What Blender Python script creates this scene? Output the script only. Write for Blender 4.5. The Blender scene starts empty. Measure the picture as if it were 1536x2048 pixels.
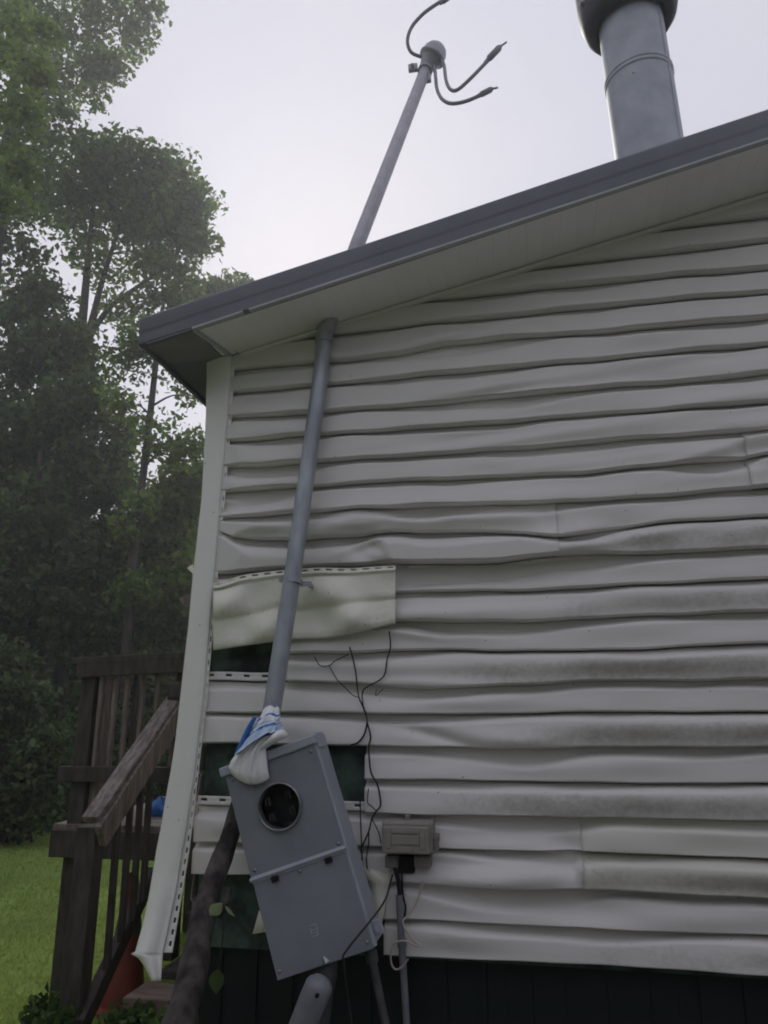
import bpy, bmesh, math, random
import numpy as np
from mathutils import Vector, Matrix
random.seed(7); np.random.seed(7)
R = math.radians
scene = bpy.context.scene
COL = scene.collection

# ------------------------------------------------------------------ camera
F = 1480.0                       # focal length in photo pixels (1536 x 2048)
PITCH, YAW, ROLL = R(15.417), R(11.176), R(-0.23)
CAM = np.array([0.0, -3.1475, 1.5841])
cy_, sy_ = math.cos(YAW), math.sin(YAW)
FW = np.array([-sy_*math.cos(PITCH), cy_*math.cos(PITCH), math.sin(PITCH)])
RT0 = np.array([cy_, sy_, 0.0]); UP0 = np.cross(RT0, FW)
RT = math.cos(ROLL)*RT0 + math.sin(ROLL)*UP0
UP = -math.sin(ROLL)*RT0 + math.cos(ROLL)*UP0
cd = bpy.data.cameras.new('camera'); cam = bpy.data.objects.new('camera', cd); COL.objects.link(cam)
cd.sensor_fit = 'VERTICAL'; cd.sensor_height = 36.0; cd.lens = F/2048*36.0
cd.clip_start = 0.05; cd.clip_end = 2000
M = Matrix(((RT[0], UP[0], -FW[0], CAM[0]), (RT[1], UP[1], -FW[1], CAM[1]), (RT[2], UP[2], -FW[2], CAM[2]), (0, 0, 0, 1)))
cam.matrix_world = M
scene.camera = cam

# ------------------------------------------------------------------ sky, sun, exposure
SUN_EL, SUN_AZ = R(35), R(-20)   # azimuth measured from +Y towards +X
world = bpy.data.worlds.new('World'); scene.world = world; world.use_nodes = True
nt = world.node_tree; nt.nodes.clear()
out = nt.nodes.new('ShaderNodeOutputWorld')
sky = nt.nodes.new('ShaderNodeTexSky'); sky.sky_type = 'NISHITA'; sky.sun_disc = False
sky.sun_elevation = SUN_EL; sky.sun_rotation = SUN_AZ
sky.air_density = 1.0; sky.dust_density = 3.0; sky.ozone_density = 1.0; sky.altitude = 200
bg1 = nt.nodes.new('ShaderNodeBackground'); bg1.inputs['Strength'].default_value = 0.05
nt.links.new(sky.outputs['Color'], bg1.inputs['Color'])
tc = nt.nodes.new('ShaderNodeTexCoord')
cn = nt.nodes.new('ShaderNodeTexNoise'); cn.inputs['Scale'].default_value = 2.2; cn.inputs['Detail'].default_value = 5; cn.inputs['Roughness'].default_value = .5
nt.links.new(tc.outputs['Generated'], cn.inputs['Vector'])
cr = nt.nodes.new('ShaderNodeValToRGB')
cr.color_ramp.elements[0].position = .3; cr.color_ramp.elements[0].color = (.325, .335, .40, 1)
cr.color_ramp.elements[1].position = .72; cr.color_ramp.elements[1].color = (.375, .37, .405, 1)
nt.links.new(cn.outputs['Fac'], cr.inputs['Fac'])
bg2 = nt.nodes.new('ShaderNodeBackground'); bg2.inputs['Strength'].default_value = 1.0
nt.links.new(cr.outputs['Color'], bg2.inputs['Color'])
mx = nt.nodes.new('ShaderNodeMixShader'); mx.inputs['Fac'].default_value = .95
nt.links.new(bg1.outputs[0], mx.inputs[1]); nt.links.new(bg2.outputs[0], mx.inputs[2])
nt.links.new(mx.outputs[0], out.inputs['Surface'])
sl = bpy.data.lights.new('sun', 'SUN'); sl.energy = .65; sl.angle = R(12); sl.color = (1, .95, .86)
so = bpy.data.objects.new('sun', sl); COL.objects.link(so)
sdir = Vector((math.sin(SUN_AZ)*math.cos(SUN_EL), math.cos(SUN_AZ)*math.cos(SUN_EL), math.sin(SUN_EL)))
so.rotation_euler = sdir.to_track_quat('Z', 'Y').to_euler(); so.location = (0, 0, 20)
vs = scene.view_settings
vs.view_transform = 'Standard'; vs.look = 'None'; vs.gamma = 1; vs.use_curve_mapping = False; vs.exposure = 0.94
scene.cycles.use_denoising = True; scene.cycles.use_adaptive_sampling = True; scene.cycles.adaptive_threshold = .02
scene.cycles.max_bounces = 8; scene.cycles.diffuse_bounces = 4; scene.cycles.transparent_max_bounces = 8
scene.cycles.filter_width = 1.9
scene.cycles.volume_bounces = 0; scene.cycles.volume_step_rate = 4

# ------------------------------------------------------------------ helpers
def ray(px, py):
    return FW + (px-768)/F*RT + (1024-py)/F*UP
def V(px, py, Y=0.0):            # point of the plane y = Y seen at a pixel
    d = ray(px, py); return CAM + d*((Y-CAM[1])/d[1])
def G(px, py, z=0.0):            # point of the level plane z
    d = ray(px, py); return CAM + d*((z-CAM[2])/d[2])
def depth(p): return float(np.dot(np.asarray(p)-CAM, FW))

def tag(o, label=None, cat=None, group=None, kind=None):
    if label: o['label'] = label
    if cat: o['category'] = cat
    if group: o['group'] = group
    if kind: o['kind'] = kind
    return o
def thing(name, loc, label, cat, group=None):
    o = bpy.data.objects.new(name, None); COL.objects.link(o)
    o.location = tuple(float(c) for c in loc); o.empty_display_size = .1
    return tag(o, label, cat, group)
def worldloc(o):
    l = Vector((0, 0, 0))
    while o is not None:
        l += o.location; o = o.parent
    return np.array(l)
def link(name, me, m, parent=None, origin=None):
    o = bpy.data.objects.new(name, me); COL.objects.link(o)
    if m is not None: me.materials.append(m)
    if parent is not None: o.parent = parent
    return o

class MB:
    def __init__(s): s.v = []; s.f = []; s.sm = []
    def add(s, vs, fs, smooth=False):
        b = len(s.v); s.v.extend([tuple(map(float, p)) for p in vs])
        s.f.extend([tuple(b+i for i in f) for f in fs]); s.sm.extend([smooth]*len(fs)); return s
    def box(s, c, size, rot=None):
        c = np.asarray(c, float); h = np.asarray(size, float)/2
        vs = [np.array([x, y, z])*h for x in (-1, 1) for y in (-1, 1) for z in (-1, 1)]
        if rot is not None:
            rm = np.array(rot); vs = [rm @ p for p in vs]
        return s.add([c+p for p in vs], [(0, 1, 3, 2), (4, 6, 7, 5), (0, 4, 5, 1), (2, 3, 7, 6), (0, 2, 6, 4), (1, 5, 7, 3)])
    def beam(s, a, b, w, h, up=(0, 0, 1)):
        a, b = np.asarray(a, float), np.asarray(b, float); d = b-a; L = np.linalg.norm(d); d = d/L
        u = np.asarray(up, float); sd = np.cross(d, u); sd /= np.linalg.norm(sd); u = np.cross(sd, d)
        return s.box((a+b)/2, (w, L, h), np.array([sd, d, u]).T)
    def tube(s, pts, rad, seg=12, caps=True, smooth=True, axis=None):
        pts = [np.asarray(p, float) for p in pts]; n = len(pts)
        if np.isscalar(rad): rad = [rad]*n
        vs = []; fs = []; pu = None
        for i, p in enumerate(pts):
            t = pts[min(i+1, n-1)]-pts[max(i-1, 0)] if axis is None else np.asarray(axis, float); t = t/(np.linalg.norm(t)+1e-9)
            if pu is None:
                ref = np.array([0, 0, 1.]) if abs(t[2]) < .9 else np.array([1., 0, 0])
                u = np.cross(t, ref)
            else: u = pu-np.dot(pu, t)*t
            u /= np.linalg.norm(u); w = np.cross(t, u); pu = u
            for k in range(seg):
                a = 2*math.pi*k/seg; vs.append(p+rad[i]*(math.cos(a)*u+math.sin(a)*w))
        for i in range(n-1):
            for k in range(seg):
                a, b = i*seg+k, i*seg+(k+1) % seg
                fs.append((a, b, b+seg, a+seg))
        s.add(vs, fs, smooth)
        if caps:
            s.add(vs[:seg], [tuple(range(seg-1, -1, -1))]); s.add(vs[-seg:], [tuple(range(seg))])
        return s
    def grid(s, P, smooth=True, skip=None):
        nr, nc = len(P), len(P[0]); vs = [p for r in P for p in r]; fs = []
        for i in range(nr-1):
            for j in range(nc-1):
                if skip and skip(i, j): continue
                fs.append((i*nc+j, i*nc+j+1, (i+1)*nc+j+1, (i+1)*nc+j))
        return s.add(vs, fs, smooth)
    def build(s, name, m, parent=None, bevel=0, solid=0, origin=None):
        me = bpy.data.meshes.new(name)
        off = worldloc(parent) if parent is not None else np.zeros(3)
        vv = np.array(s.v, float)
        if origin is None and parent is None: origin = np.array([vv[:, 0].mean(), vv[:, 1].mean(), vv[:, 2].min()])
        if origin is None: origin = off
        me.from_pydata([tuple(p) for p in (vv-np.asarray(origin))], [], s.f)
        me.polygons.foreach_set('use_smooth', s.sm); me.update()
        o = link(name, me, m, parent); o.location = tuple(np.asarray(origin)-off)
        if solid:
            md = o.modifiers.new('solid', 'SOLIDIFY'); md.thickness = solid; md.offset = 0
        if bevel:
            md = o.modifiers.new('bevel', 'BEVEL'); md.width = bevel; md.segments = 2; md.limit_method = 'ANGLE'
        return o

def bez(pts, n=8):               # Catmull-Rom through points
    pts = [np.asarray(p, float) for p in pts]; P = [2*pts[0]-pts[1]]+pts+[2*pts[-1]-pts[-2]]; o = []
    for i in range(1, len(P)-2):
        for k in range(n):
            t = k/n; a, b, c, d = P[i-1], P[i], P[i+1], P[i+2]
            o.append(.5*((2*b)+(-a+c)*t+(2*a-5*b+4*c-d)*t*t+(-a+3*b-3*c+d)*t**3))
    o.append(pts[-1]); return o

# ------------------------------------------------------------------ materials
def mat(name, c1, c2=None, rough=.6, scale=8, metal=0, bump=0, bscale=60, stretch=None, spec=.4, thr=(.35, .65), detail=4):
    m = bpy.data.materials.new(name); m.use_nodes = True; n = m.node_tree.nodes; l = m.node_tree.links
    b = n['Principled BSDF']; b.inputs['Roughness'].default_value = rough; b.inputs['Metallic'].default_value = metal
    b.inputs['Specular IOR Level'].default_value = spec
    if c2 is None: c2 = tuple(c*.8 for c in c1)
    t = n.new('ShaderNodeTexCoord'); src = t.outputs['Object']
    if stretch:
        mp = n.new('ShaderNodeMapping'); mp.inputs['Scale'].default_value = stretch; l.new(src, mp.inputs['Vector']); src = mp.outputs[0]
    ns = n.new('ShaderNodeTexNoise'); ns.inputs['Scale'].default_value = scale; ns.inputs['Detail'].default_value = detail; ns.inputs['Roughness'].default_value = .6
    l.new(src, ns.inputs['Vector'])
    r = n.new('ShaderNodeValToRGB'); r.color_ramp.elements[0].position, r.color_ramp.elements[1].position = thr
    r.color_ramp.elements[0].color = (*c1, 1); r.color_ramp.elements[1].color = (*c2, 1)
    l.new(ns.outputs['Fac'], r.inputs['Fac']); l.new(r.outputs['Color'], b.inputs['Base Color'])
    if bump:
        n2 = n.new('ShaderNodeTexNoise'); n2.inputs['Scale'].default_value = bscale; n2.inputs['Detail'].default_value = 3
        l.new(src, n2.inputs['Vector'])
        bp = n.new('ShaderNodeBump'); bp.inputs['Strength'].default_value = bump; bp.inputs['Distance'].default_value = .01
        l.new(n2.outputs['Fac'], bp.inputs['Height']); l.new(bp.outputs[0], b.inputs['Normal'])
    return m

def vinyl(name, base, mild_amount=1.0, cream=None):
    m = bpy.data.materials.new(name); m.use_nodes = True; n = m.node_tree.nodes; l = m.node_tree.links
    b = n['Principled BSDF']; b.inputs['Roughness'].default_value = .42; b.inputs['Specular IOR Level'].default_value = .35
    t = n.new('ShaderNodeTexCoord')
    big = n.new('ShaderNodeTexNoise'); big.inputs['Scale'].default_value = 2.5; big.inputs['Detail'].default_value = 3
    l.new(t.outputs['Object'], big.inputs['Vector'])
    base_mix = n.new('ShaderNodeMix'); base_mix.data_type = 'RGBA'
    base_mix.inputs[6].default_value = (*base, 1); c2 = cream or tuple(x*.86 for x in base); base_mix.inputs[7].default_value = (*c2, 1)
    l.new(big.outputs['Fac'], base_mix.inputs[0])
    at = n.new('ShaderNodeAttribute'); at.attribute_name = 'mildew'
    mp = n.new('ShaderNodeMapping'); mp.inputs['Scale'].default_value = (1, 1, 1.25); l.new(t.outputs['Object'], mp.inputs['Vector'])
    ns = n.new('ShaderNodeTexNoise'); ns.inputs['Scale'].default_value = 42; ns.inputs['Detail'].default_value = 6; ns.inputs['Roughness'].default_value = .72
    l.new(mp.outputs[0], ns.inputs['Vector'])
    n3 = n.new('ShaderNodeTexNoise'); n3.inputs['Scale'].default_value = 5; n3.inputs['Detail'].default_value = 3
    l.new(mp.outputs[0], n3.inputs['Vector'])
    ad = n.new('ShaderNodeMath'); ad.operation = 'MULTIPLY_ADD'; l.new(at.outputs['Fac'], ad.inputs[0]); ad.inputs[1].default_value = .95
    l.new(ns.outputs['Fac'], ad.inputs[2])
    ad2 = n.new('ShaderNodeMath'); ad2.operation = 'MULTIPLY_ADD'; l.new(n3.outputs['Fac'], ad2.inputs[0]); ad2.inputs[1].default_value = .75; l.new(ad.outputs[0], ad2.inputs[2])
    rm = n.new('ShaderNodeMapRange'); rm.inputs['From Min'].default_value = 1.12; rm.inputs['From Max'].default_value = 1.8
    rm.inputs['To Max'].default_value = .54*mild_amount; l.new(ad2.outputs[0], rm.inputs['Value'])
    mm = n.new('ShaderNodeMix'); mm.data_type = 'RGBA'; mm.inputs[7].default_value = (.115, .105, .05, 1)
    l.new(rm.outputs[0], mm.inputs[0]); l.new(base_mix.outputs[2], mm.inputs[6])
    # scattered fly specks
    vo = n.new('ShaderNodeTexVoronoi'); vo.inputs['Scale'].default_value = 14; l.new(t.outputs['Object'], vo.inputs['Vector'])
    sp = n.new('ShaderNodeMath'); sp.operation = 'LESS_THAN'; sp.inputs[1].default_value = .035; l.new(vo.outputs['Distance'], sp.inputs[0])
    sm = n.new('ShaderNodeMix'); sm.data_type = 'RGBA'; sm.inputs[7].default_value = (.05, .045, .035, 1)
    l.new(sp.outputs[0], sm.inputs[0]); l.new(mm.outputs[2], sm.inputs[6])
    l.new(sm.outputs[2], b.inputs['Base Color'])
    bp = n.new('ShaderNodeBump'); bp.inputs['Strength'].default_value = .05; bp.inputs['Distance'].default_value = .004
    l.new(ns.outputs['Fac'], bp.inputs['Height']); l.new(bp.outputs[0], b.inputs['Normal'])
    return m

def leafmat(name, c1, c2, trans=.35):
    m = bpy.data.materials.new(name); m.use_nodes = True; n = m.node_tree.nodes; l = m.node_tree.links
    n.clear(); o = n.new('ShaderNodeOutputMaterial')
    g = n.new('ShaderNodeNewGeometry'); r = n.new('ShaderNodeValToRGB')
    r.color_ramp.elements[0].color = (*c1, 1); r.color_ramp.elements[1].color = (*c2, 1)
    l.new(g.outputs['Random Per Island'], r.inputs['Fac'])
    p = n.new('ShaderNodeBsdfPrincipled'); p.inputs['Roughness'].default_value = .55; p.inputs['Specular IOR Level'].default_value = .3
    l.new(r.outputs[0], p.inputs['Base Color'])
    tr = n.new('ShaderNodeBsdfTranslucent'); h = n.new('ShaderNodeHueSaturation'); h.inputs['Value'].default_value = 1.7; h.inputs['Hue'].default_value = .485
    l.new(r.outputs[0], h.inputs['Color']); l.new(h.outputs[0], tr.inputs['Color'])
    mx = n.new('ShaderNodeMixShader'); mx.inputs[0].default_value = trans
    l.new(p.outputs[0], mx.inputs[1]); l.new(tr.outputs[0], mx.inputs[2]); l.new(mx.outputs[0], o.inputs[0])
    return m

MT = dict(
    vinyl=vinyl('white_vinyl', (.80, .775, .75)),
    vinyl2=vinyl('older_white_vinyl', (.74, .725, .66)),
    cream=vinyl('yellowed_vinyl', (.86, .85, .77), .7, (.81, .80, .67)),
    trim=vinyl('trim_vinyl', (.90, .89, .87), .4, (.86, .86, .78)),
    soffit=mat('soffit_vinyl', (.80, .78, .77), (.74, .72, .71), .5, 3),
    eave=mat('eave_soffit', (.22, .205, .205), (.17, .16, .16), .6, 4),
    fascia=mat('fascia_metal', (.15, .16, .18), (.12, .13, .15), .38, 3, .2),
    pale=mat('pale_edge', (.42, .43, .44), (.34, .35, .36), .5, 5),
    roof=mat('roof_metal', (.16, .17, .19), (.12, .13, .14), .45, 2, .3),
    sheath=mat('green_sheathing', (.085, .135, .105), (.022, .032, .028), .7, 7, 0, .3, 20, None, .3, (.38, .62)),
    skirt=mat('dark_skirting', (.004, .011, .010), (.006, .014, .013), .6, 4),
    galv=mat('galvanized_steel', (.40, .435, .47), (.27, .295, .325), .42, 14, .35, .1, 40, (1, 1, .35)),
    galv_up=mat('galvanized_weathered', (.43, .42, .46), (.34, .33, .365), .5, 10, .25),
    stove=mat('chimney_steel', (.45, .475, .52), (.34, .36, .40), .55, 6, .3, .05, 20),
    cap=mat('dark_cap_steel', (.075, .074, .085), (.05, .05, .058), .5, 6, .2),  # cap steel set darker than the flue pipe
    wire=mat('veil_lightened_insulation', (.30, .30, .34), (.24, .24, .27), .5, 20),  # insulation grey lightened to stand in for the glare veil
    meter=mat('grey_enamel', (.27, .295, .325), (.21, .23, .26), .5, 5, .1, .06, 25, None, .35, (.3, .7)),
    meter_l=mat('grey_enamel_flange', (.40, .43, .48), (.34, .37, .42), .45, 6, .1),
    ring=mat('meter_ring', (.34, .35, .36), (.25, .26, .27), .35, 20, .7),
    black=mat('black_plastic', (.010, .010, .011), (.006, .006, .007), .6, 10),
    jaw=mat('jaw_metal', (.09, .09, .085), (.05, .05, .05), .4, 30, .6),
    beige=mat('taupe_plastic', (.30, .275, .24), (.25, .23, .205), .5, 9),
    beige2=mat('taupe_flange', (.22, .20, .18), (.17, .16, .145), .55, 9),
    pvc=mat('grey_pvc', (.22, .23, .255), (.16, .17, .19), .5, 12),
    pvc2=mat('dirty_pvc', (.10, .10, .105), (.05, .05, .05), .6, 12),
    bark=mat('bark', (.085, .070, .058), (.030, .024, .020), .9, 9, 0, .6, 30, (1, 1, .35)),
    logbark=mat('mottled_bark', (.10, .088, .078), (.020, .016, .015), .9, 14, 0, .7, 40, (1, 1, .6)),
    vine=mat('dead_vine_stem', (.035, .03, .03), (.02, .017, .018), .9, 20),
    wood=mat('weathered_wood', (.26, .215, .185), (.11, .09, .078), .8, 6, 0, .4, 30, (6, 6, .8)),
    woodx=mat('weathered_rail_cap', (.30, .26, .235), (.11, .09, .085), .8, 7, 0, .5, 26, (7, 1.2, 3)),
    wood_d=mat('darker_deck_wood', (.085, .072, .065), (.038, .032, .029), .8, 6, 0, .4, 30, (4, 4, 1)),  # darker timber for joists, posts and most rails
    tan=mat('sawn_tread', (.26, .20, .16), (.15, .11, .09), .8, 8, 0, .3, 30, (1, 6, 6)),
    cone=mat('cone_orange', (.26, .060, .042), (.19, .048, .036), .55, 6),
    collar=mat('cone_collar', (.09, .09, .10), (.06, .06, .07), .6, 9),
    bag_blue=mat('blue_plastic', (.05, .22, .60), (.04, .15, .45), .4, 9),
    whitewire=mat('white_wire', (.55, .47, .42), (.45, .38, .33), .5, 20),
    lawn=mat('lawn_turf', (.24, .33, .085), (.15, .22, .055), .95, 1.6, 0, .5, 30, None, .1),
    bounce_soil=mat('bounce_gravel', (.31, .285, .27), (.21, .195, .185), .95, 3, 0, .6, 40, None, .1),  # kept pale so the unseen ground bounces light up to the soffit
    grass=leafmat('grass_blades', (.21, .30, .07), (.34, .42, .12), .5),
    leaf=leafmat('leaf_mid', (.048, .10, .022), (.14, .23, .05), .58),
    leaf_d=leafmat('leaf_dark', (.028, .062, .018), (.098, .165, .046), .42),
    leaf_b=leafmat('leaf_bright', (.075, .14, .026), (.16, .24, .05), .5),
    leaf_s=leafmat('leaf_shrub', (.040, .072, .030), (.11, .165, .06), .35),
    leaf_y=leafmat('leaf_pale', (.20, .26, .14), (.28, .33, .18), .2),
    ash=mat('litter', (.6, .6, .6), None),
)
# white and blue striped bag film
def bagmat():
    m = bpy.data.materials.new('striped_bag_film'); m.use_nodes = True; n = m.node_tree.nodes; l = m.node_tree.links
    b = n['Principled BSDF']; b.inputs['Roughness'].default_value = .4
    at = n.new('ShaderNodeAttribute'); at.attribute_name = 'band'
    r = n.new('ShaderNodeValToRGB'); e = r.color_ramp.elements; r.color_ramp.interpolation = 'CONSTANT'
    W, B, L = (.86, .87, .88, 1), (.07, .20, .52, 1), (.46, .58, .74, 1)
    e[0].position = 0; e[0].color = W; e[1].position = .12; e[1].color = B
    for p, c in ((.16, W), (.26, L), (.31, W), (.34, B), (.40, L), (.60, W)):
        x = e.new(p); x.color = c
    l.new(at.outputs['Fac'], r.inputs['Fac']); l.new(r.outputs[0], b.inputs['Base Color'])
    return m
MT['bag'] = bagmat()

# ------------------------------------------------------------------ ground
ms = MB()
ms.grid([[(x, y, 0) for x in np.linspace(-150, 150, 31)] for y in np.linspace(-60, 240, 31)])
gr = ms.build('ground', MT['lawn'], origin=(0, 0, 0)); tag(gr, kind='structure')
# unseen soil patch, added to bounce neutral light onto wall and soffit
ms = MB(); ol = []
for a in np.linspace(0, 2*math.pi, 64, endpoint=False):
    c_, s_ = math.cos(a), math.sin(a); k_ = 1/max(abs(c_)/5.2, abs(s_)/3.6); k_ *= 1+.05*math.sin(a*9)+.04*math.sin(a*17+1)
    ol.append((3.25+c_*k_, -3.2+s_*k_, .004))
ms.add(ol, [tuple(range(64))]); tag(ms.build('bounce_ground', MT['bounce_soil'], origin=(3.25, -3.2, .004)), kind='structure')
# mown grass blades over the part of the lawn near the deck
def grass_blades():
    n = 34000
    a = np.random.rand(n)**1.3
    Yd = 0.2 + a*8.5
    xl = -2.1-.62*(Yd+.2)*1.0; 
    X = xl*1.25 + np.random.rand(n)*(-.9-xl*1.25+.0)
    X = np.where((Yd > -.0) & (X > -1.55), X-1.2, X)
    h = .018+.026*np.random.rand(n); w = .004+.004*np.random.rand(n)*(.6+Yd/5)
    th = np.random.rand(n)*2*np.pi; lean = (np.random.rand(n, 2)-.5)*.05
    v = np.zeros((n, 3, 3))
    v[:, 0, 0] = X-np.cos(th)*w; v[:, 0, 1] = Yd-np.sin(th)*w
    v[:, 1, 0] = X+np.cos(th)*w; v[:, 1, 1] = Yd+np.sin(th)*w
    v[:, 2, 0] = X+lean[:, 0]; v[:, 2, 1] = Yd+lean[:, 1]; v[:, 2, 2] = h
    me = bpy.data.meshes.new('grass'); me.vertices.add(3*n); me.vertices.foreach_set('co', v.ravel())
    me.loops.add(3*n); me.loops.foreach_set('vertex_index', np.arange(3*n)); me.polygons.add(n)
    me.polygons.foreach_set('loop_start', np.arange(n)*3); me.update(calc_edges=True)
    o = link('grass', me, MT['grass']); tag(o, 'short mown grass of the lawn left of the deck', 'grass', kind='stuff')
grass_blades()

# ------------------------------------------------------------------ house
Z0 = 0.70                        # bottom of the siding above the ground
STEP = 0.127
XL = -1.455                      # left corner of the front wall
house = thing('house', (XL, 0, 0), 'low house clad in buckled dirty white horizontal vinyl siding', 'house')
# soffit line on the wall and rake edge line, measured on their planes
sA, sB = V(472, 714), V(1536, 392)
SL = (sB[2]-sA[2])/(sB[0]-sA[0])
def soff(x): return sA[2]+SL*(x-sA[0])
OV = .37
RIDGE = 3.2
# wall body and sheathing behind the siding
wb = MB(); wb.box(((XL+RIDGE*2-XL)/2+.0, 4.05, (Z0+2.55)/2+.1), (2*RIDGE-2*XL-.06, 8.0, 2.55-Z0-.1))
prs = [(XL+.03, .03, Z0-.02), (2*RIDGE-XL-.03, .03, Z0-.02), (2*RIDGE-XL-.03, .03, soff(XL)+.03), (RIDGE, .03, soff(RIDGE)+.03), (XL+.03, .03, soff(XL)+.03)]
wb = MB(); q = prs+[(x, 8.0, z) for x, y, z in prs]
wb.add(q, [(0, 1, 2, 3, 4), (9, 8, 7, 6, 5), (0, 5, 6, 1), (1, 6, 7, 2), (2, 7, 8, 3), (3, 8, 9, 4), (4, 9, 5, 0)])
wb.build('sheathing', MT['sheath'], house)

lines = {
 'v': [(1168, 569), (1536, 538)], 'w': [(1168, 617), (1536, 586)], 'x': [(800, 710), (900, 690), (1050, 676), (1168, 667), (1536, 638)],
 'y': [(660, 769), (800, 758), (1168, 722), (1536, 691)],
 'z': [(464, 837), (560, 832), (659, 825), (800, 813), (1000, 797), (1168, 780), (1536, 749)],
 'a': [(464, 883), (590, 874), (659, 871), (800, 860), (1168, 833.5), (1536, 805)],
 'b': [(464, 936), (520, 934), (590, 926), (659, 922), (800, 915), (1000, 902), (1168, 886), (1536, 862)],
 'c': [(464, 984), (590, 974), (659, 971), (800, 964), (1000, 955), (1168, 946), (1340, 932), (1490, 918), (1536, 910)],
 'd': [(454, 1038), (590, 1030), (636, 1028), (720, 1019), (800, 1017), (900, 1013), (1100, 1008), (1168, 1006), (1350, 990), (1536, 975)],
 'e': [(445, 1066), (470, 1077), (520, 1082), (600, 1080), (636, 1077), (720, 1074), (800, 1068), (1000, 1068), (1108, 1074), (1200, 1062), (1320, 1047), (1536, 1035)],
 'f': [(454, 1149), (560, 1140), (636, 1136), (760, 1126), (840, 1128), (920, 1130), (1000, 1126), (1111, 1113), (1300, 1106), (1536, 1099)],
 'g': [(800, 1186), (1000, 1182), (1168, 1176), (1536, 1159)], 'h': [(790, 1243), (900, 1246), (1000, 1244), (1168, 1238), (1536, 1224)],
 'i': [(600, 1306), (800, 1303), (1168, 1301), (1536, 1289)],
 'j': [(413, 1362), (580, 1365), (700, 1368), (800, 1373), (860, 1378), (950, 1373), (1168, 1365), (1536, 1358)],
 'k': [(413, 1426), (734, 1427), (900, 1428), (1168, 1425), (1536, 1423)],
 'l': [(413, 1487), (734, 1492), (900, 1494), (1000, 1500), (1060, 1499), (1168, 1495), (1536, 1494)],
 'm': [(734, 1559), (900, 1561), (1218, 1565), (1536, 1568)],
 'n': [(390, 1612), (560, 1620), (734, 1625), (900, 1631), (1218, 1636), (1536, 1641)],
 'o': [(380, 1684), (734, 1692), (900, 1697), (1060, 1702), (1218, 1704), (1536, 1716)],
 'p': [(370, 1748), (500, 1750), (700, 1758), (900, 1770), (1000, 1776), (1218, 1777), (1536, 1795)],
 'q': [(770, 1838), (900, 1842), (1218, 1856), (1536, 1871)], 'r': [(770, 1908), (900, 1915), (1218, 1929), (1536, 1948)]}
order = 'rqponmlkjihgfedcbazyxwv'
rs = np.random.RandomState(3)
RPH = np.random.RandomState(9).rand(60, 4)*6.28
def zline(k, X):
    z = Z0+k*STEP+0*X
    if k < len(order):
        P = np.array([V(*q) for q in lines[order[k]]]); dev = P[:, 2]-(Z0+k*STEP)
        z = z+np.interp(X, P[:, 0], dev)
        p_ = RPH[k+23]; z = z+(.0016 if k < 8 else .0030)*(np.sin(X*5.3+p_[0])+.7*np.sin(X*10.7+p_[1])+.4*np.sin(X*21+p_[2]))
    return z
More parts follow.
